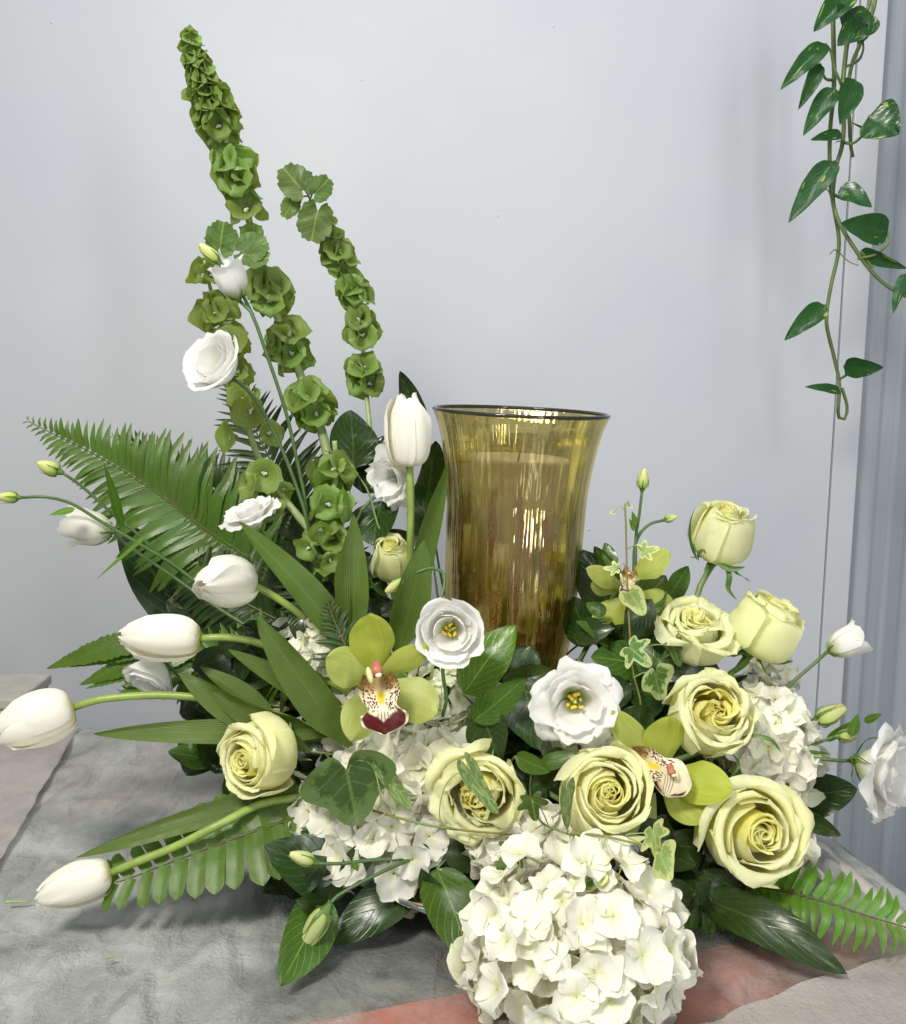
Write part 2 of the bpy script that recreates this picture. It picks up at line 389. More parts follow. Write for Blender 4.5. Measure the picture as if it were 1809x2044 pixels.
def rose(label, x, y, Y, axis, Rpx, stem,  openness=.7, n=22, spin=0, seed=1, out='rose_out', tall=1.0, sep=True, flare=1.0, grp='cream roses', inn='rose_in', loose=1.0):
    c = W(x, y, Y); s = Rpx * .86 * S(c); axis = axis.normalized(); base = c - axis * s * .75 * tall
    root = thing('rose', label, 'rose', base, grp); rg = random.Random(seed); o = openness
    n = int(n * 1.25); nin = int(n * .5)
    for i in range(n):
        if i < nin: q = .05 + .40 * (i / nin) ** .9; dph = radians(125 - 40 * i / nin)
        else: q = .52 + .48 * ((i - nin + .5) / (n - nin)) ** .9; dph = radians(66 - 12 * q)
        rb = .92 * q ** .82; rt = (.008 + .02 * min(1, i / 3) + (.50 + .50 * o) * q ** 1.25); h = (1.42 - (.12 + .36 * o) * max(0, q - .35) ** 1.3) * tall + rg.uniform(-.04, .04) - (.10 * (1 - q) if o > .5 else 0)
        cl = (.01 + .30 * o * max(0, q - .3) ** 1.6) * flare * rg.uniform(.5, 1.4)
        P = [(.02, 0), (rb * .72, .08), (rb * 1.03, .38 * tall), ((rb * .6 + rt * .4), .78 * h), (rt * .97, .95 * h), (rt + cl * .55, h * 1.0), (rt + cl * 1.15, h - cl * .6)]
        petal('petal', P, radians(137.5 * i + rg.uniform(-10, 10)), dph, inn if q < .5 else out, root,
              headM(axis, s, spin) @ Matrix.Rotation(rg.uniform(-1, 1) * .10 * loose, 4, 'X') @ Matrix.Rotation(rg.uniform(-1, 1) * .10 * loose, 4, 'Y'), edge=.12 + .26 * q, ep=2.2, skew=.02 + .09 * q, ruf=(.018 * loose + (.05 + .06 * loose) * q * (.3 + o)) * flare, rk=2.2, seed=seed + i * .37, nv=13, nu=11, roll=.22 * q * q * o, point=.05 * q)
    if sep: sepals(root, base, axis, s, 5, .95, .24, 1.0, .45, seed=seed)
    hip = tube('hip', [base - axis * s * .22, base - axis * s * .05, base + axis * s * .12], s * .13, s * .24, 'sepal', root)
    if stem is not None:
        P = [base - axis * s * .15] + [W(*p) for p in stem] + [foamp()]
        tube('stem', P, .0035, .003, 'stem', root)
    return root

def lis(label, x, y, Y, axis, Rpx, stem, kind='open', spin=0, seed=1, mat='lis', stam=True, grp='white lisianthus blooms', sepal_len=.8, foam=True):
    c = W(x, y, Y); s = Rpx * S(c); axis = axis.normalized(); rg = random.Random(seed)
    if kind == 'open':  hh = .4; WH = [(5, [(.03, 0), (.22, .12), (.42, .36), (.68, .62), (.92, .68), (1.05, .60)], 44, .17), (5, [(.03, 0), (.2, .12), (.38, .38), (.56, .68), (.72, .86), (.86, .9)], 48, .15), (3, [(.02, .02), (.18, .14), (.33, .42), (.44, .72), (.5, .92), (.58, .98)], 62, .12)]
    elif kind == 'rosy': hh = .5; WH = [(5, [(.03, 0), (.25, .12), (.6, .42), (.82, .75), (.94, .98), (1.05, 1.02)], 50, .09), (4, [(.03, 0), (.22, .12), (.5, .42), (.66, .78), (.74, 1.05), (.82, 1.14)], 62, .07), (3, [(.02, .02), (.16, .15), (.38, .45), (.48, .8), (.5, 1.06), (.52, 1.14)], 80, .06)]
    elif kind == 'cup':  hh = .75; WH = [(5, [(.03, 0), (.3, .15), (.52, .5), (.58, .9), (.6, 1.25), (.72, 1.45)], 48, .08), (5, [(.02, 0), (.26, .15), (.42, .5), (.46, .9), (.42, 1.25), (.38, 1.42)], 60, .08), (4, [(.02, .1), (.12, .3), (.25, .6), (.28, .9), (.22, 1.2), (.15, 1.3)], 70, .05)]
    elif kind == 'fan':  hh = .5; WH = [(6, [(.03, 0), (.15, .2), (.42, .5), (.8, .78), (1.1, .9), (1.3, .86)], 40, .1), (6, [(.03, 0), (.13, .2), (.34, .55), (.62, .9), (.9, 1.1), (1.02, 1.12)], 42, .1), (5, [(.02, .05), (.1, .25), (.25, .6), (.42, .95), (.5, 1.2), (.55, 1.28)], 52, .08)]
    base = c - axis * s * hh
    root = thing('lisianthus', label, 'lisianthus', base, grp)
    for wi, (cnt, P, dp, ruf) in enumerate(WH):
        for i in range(cnt):
            petal('petal', P, 2 * pi * (i + wi * .5) / cnt + rg.uniform(-.12, .12), radians(dp), mat, root, headM(axis, s, spin), edge=.26, ep=2.2, skew=.06 if kind == 'rosy' else .035, ruf=ruf, rk=3.2, point=.08 if kind != 'rosy' else .0, seed=seed + wi * 3.7 + i * .71, nu=10, nv=12, narrow=.3)
    if stam:
        q = axis.to_track_quat('Z', 'Y').to_matrix()
        for i in range(6):
            a = i * 1.05 + seed; p0 = base + axis * s * .2; p1 = base + (q @ V(((.13 + .05 * (i % 2)) * cos(a), (.13 + .05 * (i % 2)) * sin(a), .5 + .07 * (i % 2)))) * s
            st = tube('stamen', [p0, p0.lerp(p1, .6) , p1], s * .016, s * .012, 'stigma', root, 5, 5)
            d = (q @ V((cos(a + i), sin(a + i * 2.3), .3 * (i % 3 - 1)))) * s * .07
            tube('anther', [p1 - d, p1, p1 + d], s * .045, s * .034, 'stamen', root, 6, 4)
        tube('pistil', [base + axis * s * .1, base + axis * s * .35, base + axis * s * .6], s * .11, s * .03, 'stigma', root, 8, 6)
    sepals(root, base, axis, s, 5, sepal_len, .09, .75 if kind != 'cup' else .55, -.35, seed=seed)
    tube('receptacle', [base - axis * s * .12, base, base + axis * s * .12], s * .07, s * .12, 'sepal', root)
    if stem is not None:
        tube('stem', [base - axis * s * .08] + [W(*p) for p in stem] + ([foamp()] if foam else []), .0019, .0023, 'stem_dark', root)
    return root
def bud(label, bx, by, tx, ty, Y, wpx, stem, tY=None, seed=1, grp='lisianthus buds', foam=False, mat='bud', extra=None):
    a = W(bx, by, Y); b = W(tx, ty, tY or Y); ax_ = (b - a); L = ax_.length; ax_.normalize(); s = wpx * .5 * S(a)
    root = thing('lisianthus_bud', label, 'flower bud', a, grp); k = L / s
    P = [(.05, 0), (.7, .12 * k), (1.0, .34 * k), (.85, .62 * k), (.5, .88 * k), (.22, 1.0 * k)]
    for i in range(5):
        petal('petal', P, 2 * pi * i / 5, radians(50), mat, root, headM(ax_, s), edge=.06, skew=.12, ruf=.05, seed=seed + i, nu=6, nv=10, narrow=.8)
    q = ax_.to_track_quat('Z', 'Y').to_matrix()
    for i in range(5):
        an = 2 * pi * i / 5 + seed; rd = V((cos(an), sin(an), 0)); ll = .55 + .25 * ((i * 37 + seed) % 3) / 2
        Q = [rd * .1, rd * 1.05 + V((0, 0, .15 * k)), rd * 1.12 + V((0, 0, .38 * k)), rd * (1.1 + .25 * (i % 2)) + V((0, 0, ll * k))]
        blade('sepal', [a + (q @ p) * s for p in Q], q @ rd, s * .42, 'sepal', root, prof='sepal', nu=2, nv=8, seed=i)
    tube('receptacle', [a - ax_ * s * .5, a, a + ax_ * s * .4], s * .25, s * .62, 'sepal', root)
    if stem: tube('stem', [a - ax_ * s * .4] + [W(*p) for p in stem] + ([foamp()] if foam else []), .0016, .0021, 'stem_dark', root)
    for e in extra or []:
        pleaf(root, *e[:7], mat='salal_bright', name='leaf', prof='lance', nu=4, nv=10, roll=40)
    return root
def tulip(label, bx, by, tx, ty, Y, tY, wpx, stem, leaves=(), spin=0, seed=1, gape=0.):
    a = W(bx, by, Y); b = W(tx, ty, tY); ax_ = b - a; L = ax_.length; ax_.normalize()
    root = thing('tulip', label, 'tulip', a, 'white tulips'); r = wpx * .455 * S(a.lerp(b, .5)) / L
    for wi in range(2):
        for i in range(3):
            g = gape * (.5 + .5 * ((i + seed) % 2))
            q = (1.0 if wi == 0 else .86)
            P = [(.02, 0), (r * .72 * q, .05), (r * q, .24), (r * (1.02 + g * .3) * q, .5), (r * (.78 + g) * q, .76), (r * (.42 + g * 1.6) * q, .94), (r * (.13 + g * 2) * q, 1.02 + .02 * wi)]
            petal('petal', P, radians(120 * i + 60 * wi + spin), radians(54 if wi == 0 else 60), 'tulip', root, headM(ax_, L * (1.0 if wi else .97)) @ Matrix.Rotation(radians(R.uniform(-3, 3)), 4, 'X'), edge=.38, ep=2.0, skew=.045, ruf=.03, seed=seed + i + wi * 5, nu=12, nv=16, narrow=.55, point=.03, notch=.01)
    tube('stem', [a + ax_ * L * .02] + [W(*p) for p in stem] + [foamp()], .0039, .0046, 'stem_tulip', root, 10, 30)
    for lf in leaves:
        bx_, by_, bY, tx_, ty_, tY_, w_, roll, bend = lf[:9]; k = dict(prof='tulip', nu=8, nv=22, cup=.35, wave=.05, wk=1.2, seed=bx_ * .1); k.update(lf[9] if len(lf) > 9 else {})
        pleaf(root, bx_, by_, bY, tx_, ty_, tY_, w_, 'tulip_leaf', roll, bend, **k)
    return root

# ------------------------------------------------------------------ hydrangea
def floret_protos(kind, n):
    L = []
    for s in range(n):
        rg = random.Random(100 + s); lay = []
        for k in range(4):
            a = k * pi / 2 + rg.uniform(-.12, .12); vs = []; uv = []; fs = []; nu, nv = 6, 6
            lift = rg.uniform(.1, .55); droop = rg.uniform(-.45, .3); tw = rg.uniform(-.5, .5); L_ = rg.uniform(.88, 1.1); w_ = rg.uniform(.98, 1.2)
            for i in range(nv + 1):
                v = i / nv
                for j in range(nu + 1):
                    u = -1 + 2 * j / nu; wid = w_ * .5 * (sin(pi * min(.97, .05 + v * .92)) ** .6) * (1.0 + .35 * v)
                    rr = .04 + L_ * v * (1 - .12 * u * u * v) ; x = rr; y = u * wid; z = lift * v + droop * v * v * v + .16 * (u * wid) ** 2 * 4 + tw * u * v * .35
                    z += .07 * noise.noise(V((u * 2 + s, v * 3, k * 5.5)))
                    vs.append((x * cos(a) - y * sin(a), x * sin(a) + y * cos(a), z)); uv.append((j / nu, v))
            for i in range(nv):
                for j in range(nu):
                    b = i * (nu + 1) + j; fs.append((b, b + 1, b + nu + 2, b + nu + 1))
            lay.append((vs, fs, uv))
        L.append(lay)
    return L
FL = floret_protos('h', 9)
def mesh_only(name, vs, fs, uv, mat):
    me = bpy.data.meshes.new(name); me.from_pydata(vs, [], fs); l = me.uv_layers.new(name='UVMap'); buf = []
    for lp in me.loops: buf += uv[lp.vertex_index]
    l.data.foreach_set('uv', buf); me.shade_smooth(); me.materials.append(M[mat]); return me
def eye_mesh(mat):
    vs = []; fs = []
    for i, (r, z) in enumerate(((.08, -.6), (.04, -.06), (.055, .0), (.05, .05), (.01, .07))):
        for k in range(6): vs.append((r * cos(k * pi / 3) * (.3 if i == 0 else 1), r * sin(k * pi / 3) * (.3 if i == 0 else 1), z))
    for i in range(4):
        for k in range(6): a = i * 6 + k; b = i * 6 + (k + 1) % 6; fs.append((a, b, b + 6, a + 6))
    return mesh_only('floret_eye', vs, fs, [(0, 0)] * len(vs), mat)
HP = {}
for hm in ('hyd', 'hyd_green'):
    HP[hm] = [[mesh_only('petal', *p, hm) for p in lay] for lay in FL]
EYE = eye_mesh('stigma')
FLJ = {}
for hm in ('hyd', 'hyd_green'):
    FLJ[hm] = []
    for lay in FL:
        vs = []; fs = []; uv = []
        for p in lay: o = len(vs); vs += p[0]; fs += [tuple(q + o for q in f) for f in p[1]]; uv += p[2]
        FLJ[hm].append(mesh_only('floret', vs, fs, uv, hm))
def hydrangea(label, x, y, Y, rx, ry, rz_m, fpx, mat='hyd', seed=1, n=90, parts=False, keep=None, layers=2, stem=True, up=None):
    """a mop head: florets over an ellipsoid (rx, ry seen radii in pixels, rz_m depth radius in metres)"""
    c = W(x, y, Y); s = S(c); rg = random.Random(seed); root = thing('hydrangea', label, 'hydrangea', c, 'white hydrangea heads')
    for ly in range(layers):
        f = (1.0, .78, .6)[ly]; m = int(n * (1.0, .7, .5)[ly])
        for i in range(m):
            zz = 1 - 2 * (i + .5) / m; a = i * 2.399963 + ly; rr = sqrt(1 - zz * zz); d = V((rr * cos(a), rr * sin(a), zz)) + V((rg.uniform(-.1, .1), rg.uniform(-.1, .1), rg.uniform(-.1, .1))); d.normalize()
            if d.y > .55: continue
            ff = f * rg.uniform(.88, 1.06) * (1 + .26 * noise.noise(d * 2.3 + V((seed, 0, 0))))
            off = V((d.x * rx * s * ff, d.y * rz_m * ff, d.z * ry * s * ff))
            if keep and not keep(*px(c + off)): continue
            nr = (V((d.x / rx, d.y * s / rz_m, d.z / ry)).normalized() + V((rg.uniform(-.5, .5), rg.uniform(-.5, .5), rg.uniform(-.4, .5)))).normalized()
            sc = fpx * .5 * s * rg.uniform(.82, 1.15); Mx = headM(nr, sc, rg.uniform(0, 360), off); idx = rg.randrange(len(FL)); mm = mat if rg.random() > .12 else 'hyd_green'
            if parts and ly == 0:
                fo = link('floret', EYE, root, Mx)
                for pm in HP[mm][idx]: link('petal', pm, fo)
            else: link('floret', FLJ[mm][idx], root, Mx)
    if stem: tube('stem', [c, c.lerp(foamp(.02), .5) + V((0, 0, .02)), foamp(.02)], .005, .005, 'stem', root)
    return root

# ------------------------------------------------------------------ fern
def leaflet_proto(name, prof, mat, aspect, serr, sn, bow=.12, hook=.0):
    Ms = []
    for s in range(3):
        o = blade(name, [(0, 0, 0), (0, .5, bow * .5), (hook * (.5 + s * .3), 1, -bow * (.3 + s * .4))], (0, 0, 1), aspect, mat, None, prof, nu=4, nv=26 if serr else 10, fold=.22, serr=serr, sn=sn, seed=s * 2.3)
        Ms.append(o.data); bpy.data.objects.remove(o)
    return Ms
LF = {k: leaflet_proto('leaflet', 'leaflet', k, .17, .12, 13, .1, .12) for k in ('fern', 'fern_dark', 'fern_bright')}
LR = leaflet_proto('leaflet', 'leaflet', 'fern_bright', .25, .10, 13, .22, .32)
LW = leaflet_proto('leaflet', 'pinna', 'fern', .40, .05, 13, .06)
def frond(label, P, up, n, lenpx, mat='fern', protos=None, ang=68, wf=1.0, sides=(1, -1), start=.04, lenf=None, seed=1, grp='fern fronds', droop=0., jit=.12, wpath=False, tip=True):
    """lenf(v): leaflet length share from base (v=0) to tip (v=1)"""
    pts = [W(*p) for p in P] if not wpath else P; rg = random.Random(seed); root = thing('fern_frond', label, 'fern frond', pts[0], grp)
    C_ = crom(pts, 60); fr = frames(C_, up); tube('rachis', pts, .0022, .0006, 'stem_fern', root, 6, 40)
    pr = protos or LF[mat]; lenf = lenf or (lambda v: (1 - v ** 2.2) * (.75 + .25 * min(1, v * 5)) + .06)
    for i in range(n):
        v = start + (1 - start) * (i / (n - 1)) ** .93; k = min(int(v * 60), 59); f = v * 60 - k; c = C_[k].lerp(C_[k + 1], f); t, nn, b = fr[k]
        for sd in sides:
            L = lenpx * S(c) * lenf(v) * rg.uniform(1 - jit, 1 + jit); an = radians(ang + rg.uniform(-6, 6) - 26 * v)
            n2 = (nn + b * sd * -.15 + V((rg.uniform(-jit, jit), rg.uniform(-jit, jit), rg.uniform(-jit, jit)))).normalized()
            d = b * sd * sin(an) + t * cos(an) - nn * droop; d = (d - n2 * d.dot(n2) * .6).normalized(); x = d.cross(n2).normalized(); z = x.cross(d)
            m = Matrix((( x.x, d.x, z.x, 0), (x.y, d.y, z.y, 0), (x.z, d.z, z.z, 0), (0, 0, 0, 1)))
            sx = L * wf * (1 if lenf(v) > .35 else 1.5)
            off = c - pts[0] + (b * sd * .0012)
            m = Matrix.Translation(off) @ m @ Matrix.Diagonal((sx * sd, L, L, 1))
            link('leaflet', pr[rg.randrange(3)], root, m)
    return root

# ------------------------------------------------------------------ bells of Ireland
def bell_protos(mat, n=5):
    out = []
    for s in range(n):
        rg = random.Random(50 + s); vs = []; fs = []; uv = []; seg, nv = 30, 9
        P = [(.10, 0), (.20, .22), (.42, .52), (.72, .74), (.95, .82), (1.06, .80)]
        sqx = rg.uniform(.75, 1.0)
        for i in range(nv + 1):
            v = i / nv; r, z = interp(P, v)
            for k in range(seg):
                a = 2 * pi * k / seg; lob = 1 + .10 * v * v * abs(cos(a * 2.5 + s)) - .06 * v
                if i == nv and k % 6 == 0: lob += .10
                wv = .15 * v ** 3 * sin(3 * a + s * 1.7) + .10 * v ** 3 * noise.noise(V((cos(a) * 2, sin(a) * 2, s)))
                vs.append((r * lob * cos(a) * sqx, r * lob * sin(a), z + wv + .22 * v * v * cos(a + 1) * rg.uniform(.9, 1.1))); uv.append((k / seg, v))
        for i in range(nv):
            for k in range(seg): a = i * seg + k; b = i * seg + (k + 1) % seg; fs.append((a, b, b + seg, a + seg))
        out.append(mesh_only('bell', vs, fs, uv, mat))
    return out
BP = {k: bell_protos(k) for k in ('bell', 'bell_light')}
def seed_mesh():
    vs = []; fs = []
    for cx, cy, cz, r in ((0, 0, .34, .13), (.12, .05, .42, .1), (-.1, .08, .4, .09)):
        o = len(vs)
        for i in range(5):
            th = pi * i / 4
            for k in range(6): vs.append((cx + r * sin(th) * cos(k * pi / 3), cy + r * sin(th) * sin(k * pi / 3), cz + r * 1.4 * cos(th)))
        for i in range(4):
            for k in range(6): a = o + i * 6 + k; b = o + i * 6 + (k + 1) % 6; fs.append((a, a + 6, b + 6, b))
    return mesh_only('floret', vs, fs, [(0, 0.6)] * len(vs), 'lis_pale')
SEED = seed_mesh()
def bells(label, P, whorls, mat='bell', r0=.0042, r1=.002, seed=1, leaves=(), single=()):
    """P runs from the tip down; whorls (x, y, size_px, count, mouth_up)"""
    pts = [W(*p) for p in P]; root = thing('bells_of_ireland', label, 'bells of ireland', pts[-1], 'bells of ireland stems'); rg = random.Random(seed); o = pts[-1]
    C_ = crom(pts, 100); tube('stem', pts, r1, r0, 'stem_pale', root, 8, 60)
    PX = [px(c) for c in C_]
    for (x, y, sz, cnt, mu) in whorls:
        k = min(range(len(C_)), key=lambda i: (PX[i][0] - x) ** 2 + (PX[i][1] - y) ** 2); c = C_[k]; t = (C_[max(k - 2, 0)] - C_[min(k + 2, 100)]).normalized()
        e1 = t.orthogonal().normalized(); e2 = t.cross(e1); s = sz * S(c) * .5; a0 = rg.uniform(0, 6)
        for i in range(cnt):
            a = a0 + 2 * pi * i / cnt + rg.uniform(-.25, .25); out = e1 * cos(a) + e2 * sin(a); d = (out + t * (mu + rg.uniform(-.2, .2))).normalized()
            Mx = headM(d, s * rg.uniform(.85, 1.15), rg.uniform(0, 360), c + out * .002 + t * rg.uniform(-.2, .2) * s - o)
            b = link('bell', BP[mat][rg.randrange(5)], root, Mx)
            if sz > 30: link('floret', SEED, b)
    for (x, y, Y, dx, dy, dt, sz) in single:
        c = W(x, y, Y); d = V((dx, -dt, -dy)).normalized(); s = sz * S(c) * .5
        k = min(range(len(C_)), key=lambda i: (C_[i] - c).length)
        b = link('bell', BP[mat][rg.randrange(5)], root, headM(d, s, rg.uniform(0, 360), c - d * s * .6 - o)); link('floret', SEED, b)
    for i, l in enumerate(leaves):
        x, y, Y, dx, dy, r_ = l[:6]; c = W(x, y, Y); k = min(range(len(C_)), key=lambda i: (C_[i] - c).length)
        lf = pfan(root, x, y, Y, dx, dy, r_, 'bell_leaf', l[6] if len(l) > 6 else (0, .3), lobes='bell', cup=R.uniform(.0, .25), seed=i + seed)
        tube('petiole', [C_[k], C_[k].lerp(c, .5) + V((0, -.002, .002)), c], .0011, .0008, 'stem', root, 5, 8)
    return root

# ================================================================== SETTING
def box(name, x0, x1, y0, y1, z0, z1, mat, parent=None, bev=0.0):
    o = wloc(parent); vs = [V((x, y, z)) - o for x in (x0, x1) for y in (y0, y1) for z in (z0, z1)]
    fs = [(0, 1, 3, 2), (4, 6, 7, 5), (0, 4, 5, 1), (2, 3, 7, 6), (0, 2, 6, 4), (1, 5, 7, 3)]
    ob = mk(name, vs, fs, mat, parent, smooth=False)
    if bev: m = ob.modifiers.new('bevel', 'BEVEL'); m.width = bev; m.segments = 3
    return ob
def struct(o): o['kind'] = 'structure'; return o
n = NT('wall_paint'); oc = n.obj()
col = n.mix(n.mapr(n.noise(oc, 1.6, 3), .3, .7), C('cacfd8'), C('d4d7dc'))
hb = n.math('ADD', n.math('MULTIPLY', n.noise(oc, 40, 4), .35), n.math('MULTIPLY', n.mapr(n.vor(oc, 11), 0, .04, 1, 0), 1.6))
M['wall'] = n.fin(n.bsdf(col, .55, n.bump(hb, .42, .002)))
M['trim'] = plain_mat('trim_paint', 'd0d4d9', .45, 12, .02, .12)
n = NT('panel_paint'); oc = n.obj(); M['panel'] = n.fin(n.bsdf(n.mix(n.mapr(n.noise(n.mapping(oc, (26, 1, .8)), 1, 3), .35, .65), C('9aa4ac'), C('b2bac0')), .55, n.bump(n.noise(oc, 40, 3), .1, .002)))
M['floor'] = plain_mat('floor_grey', '777570', .6, 4, .1, .1)
YW = 1.72
def wallgrid(name, x0, x1, z0, z1, y, mat):
    return struct(mk(name, [(x0, y, z0), (x1, y, z0), (x1, y, z1), (x0, y, z1)], [(0, 1, 2, 3)], mat, smooth=False))
wallgrid('wall', -2.6, .6855, -.9, 2.6, YW, 'wall')
struct(box('wall_trim', .6885, .733, YW - .004, YW + .05, -.9, 2.6, 'trim', bev=.0015))
vs = []; fs = []; k = 0                      # fluted grey panel beside the trim
x = .733; 
while x < 2.2:
    for dx, dy in ((0, .029), (.016, .029), (.024, .0265), (.046, .0265), (.054, .029)): vs += [(x + dx, YW + dy, -.9), (x + dx, YW + dy, 2.6)]
    x += .060
for i in range(len(vs) // 2 - 1): fs.append((2 * i, 2 * i + 2, 2 * i + 3, 2 * i + 1))
struct(mk('panelled_wall', vs, fs, 'panel', smooth=False))
struct(mk('floor', [(-2.6, -2, -.9), (2.2, -2, -.9), (2.2, 1.8, -.9), (-2.6, 1.8, -.9)], [(0, 1, 2, 3)], 'floor', smooth=False))

# table: its right edge runs from (.358,1.378) to (.459,.886) and on towards us
def edge_x(y): return .358 + (1.378 - y) * (.459 - .358) / (1.378 - .886)
n = NT('dark_marbled_top'); oc = n.obj(); f = n.noise(n.mapping(oc, (7, 11, 7), (0, 0, .5)), 1.0, 7, .62, .5)
col = n.mix(n.mapr(f, .42, .68), C('2e2f2d'), C('85857f')); col = n.mix(n.mapr(n.noise(oc, 30, 5), .55, .8, 0, .5), col, C('7c7b74'))
M['top'] = n.fin(n.bsdf(col, .32, n.bump(n.noise(oc, 80, 3), .1, .001)))
root = thing('work_table', 'florist work table with dark marbled top under the paper sheets', 'table', (-.3, .9, -.9))
o = wloc(root)
ys = [-.1, 1.385]
vs = [V(p) - o for p in ((-1.5, ys[0], 0), (edge_x(ys[0]), ys[0], 0), (edge_x(ys[1]), ys[1], 0), (-1.5, ys[1], 0), (-1.5, ys[0], -.03), (edge_x(ys[0]), ys[0], -.03), (edge_x(ys[1]), ys[1], -.03), (-1.5, ys[1], -.03))]
mk('table_top', vs, [(0, 1, 2, 3), (7, 6, 5, 4), (0, 4, 5, 1), (1, 5, 6, 2), (2, 6, 7, 3), (3, 7, 4, 0)], 'top', root, smooth=False)
for lx, ly in ((-1.4, 0), (.3, 0), (-1.4, 1.3), (.28, 1.3)): box('leg', lx, lx + .05, ly, ly + .05, -.9, -.031, 'floor', root)

# sheets lying on the table: seen-corner polygons turned into wrinkled sheets of real thickness
def sheet(name, label, cat, corners, mat, z, amp, fr, seed, nx=110, ny=110, lift=None, group=None, rag=.004):
    q = [V((p.x, p.y)) for p in corners]; vs = []; fs = []; uv = []
    for j in range(ny + 1):
        for i in range(nx + 1):
            a, b = i / nx, j / ny
            p = (q[0] * (1 - a) + q[1] * a) * (1 - b) + (q[3] * (1 - a) + q[2] * a) * b
            e = min(a, 1 - a, b, 1 - b)
            if e < .02: p = p + V((noise.noise(V((p.x * 25, p.y * 25, seed))), noise.noise(V((p.x * 25, p.y * 25, seed + 9))))) * rag
            h1 = abs(noise.noise(V((p.x * fr[0], p.y * fr[1], seed)))) ; h2 = abs(noise.noise(V((p.x * fr[0] * 3.1 + 4, p.y * fr[1] * 2.7, seed + 3)))); h3 = noise.noise(V((p.x * 60, p.y * 60, seed)))
            h = amp * (h1 * 1.0 + h2 * .45 + h3 * .10)
            if lift: h += lift(p.x, p.y, a, b)
            vs.append((p.x, p.y, z + max(0, h))); uv.append((a, b))
    for j in range(ny):
        for i in range(nx): k = j * (nx + 1) + i; fs.append((k, k + 1, k + nx + 2, k + nx + 1))
    o = mk(name, vs, fs, mat, None, uv); m = o.modifiers.new('thickness', 'SOLIDIFY'); m.thickness = .0004; m.offset = -1
    return tag(o, label, cat, group)
def T(x, y):                                 # table-plane point seen at a pixel
    u = (x - PW / 2) / F; v = (y - PH / 2) / F; d = V((u, cT - v * sT, -sT - v * cT)); return V((0, 0, ZC)) + d * (ZC / -d.z)
n = NT('red_paper'); oc = n.obj(); M['red'] = n.fin(n.bsdf(n.mix(n.mapr(n.noise(oc, 9, 5), .35, .7), C('a4523c'), C('bd6f5a')), .6, n.bump(n.noise(oc, 60, 4), .3, .001)))
M['redp'] = plain_mat('salmon_paper', 'e0705a', .6, 12, .15, .2)
def tissue(name, alpha, c1, c2, sc=14, bd=.007):
    n = NT(name); oc = n.obj(); f = n.noise(oc, sc, 6, .62, .4); col = n.mix(n.mapr(f, .35, .7), C(c1), C(c2))
    hb = n.math('ADD', n.noise(n.mapping(oc, (70, 28, 30), (0, 0, .3)), 1, 5, .65), n.math('MULTIPLY', n.noise(oc, 260, 3), .35))
    nr = n.bump(hb, 1.0, bd); sh = n.bsdf(col, .7, nr)
    t = n.n('ShaderNodeBsdfTranslucent'); n.put(t.inputs[0], col); m = n.n('ShaderNodeMixShader'); m.inputs[0].default_value = .25; n.l(sh, m.inputs[1]); n.l(t.outputs[0], m.inputs[2])
    tr = n.n('ShaderNodeBsdfTransparent'); m2 = n.n('ShaderNodeMixShader'); n.put(m2.inputs[0], n.mapr(n.noise(oc, sc * .6, 4), .3, .7, alpha - .12, alpha + .1))
    n.l(tr.outputs[0], m2.inputs[1]); n.l(m.outputs[0], m2.inputs[2]); return n.fin(m2.outputs[0])
M['tissue'] = tissue('tissue_grey', .62, 'c4c7c2', 'dcdeda'); M['tissue_pink'] = tissue('tissue_pale', .62, 'c4beb9', 'd6d1cd', 12, .004)
M['tissue_fold'] = tissue('tissue_fold', .9, 'ddd4cd', 'ece7e2', 20, .001)
sheet('red_paper', 'red paper strip lying across the front of the table under the hydrangea', 'paper', [T(560, 2055), T(2000, 2400), T(2000, 1790), T(880, 1992)], 'red', .0012, .002, (5, 5), 4, 60, 60)
sheet('red_paper', 'red paper strip showing through the grey tissue near the back of the table', 'paper', [T(60, 1650), T(760, 1610), T(760, 1500), T(90, 1490)], 'redp', .0012, .002, (5, 5), 6, 50, 30)
def ridge(x, y, a, b): return .006 * exp(-((b - .93) / .05) ** 2) + .004 * exp(-((b - .80) / .03) ** 2)
c1_ = T(1010, 1925); c2_ = T(1420, 1960)
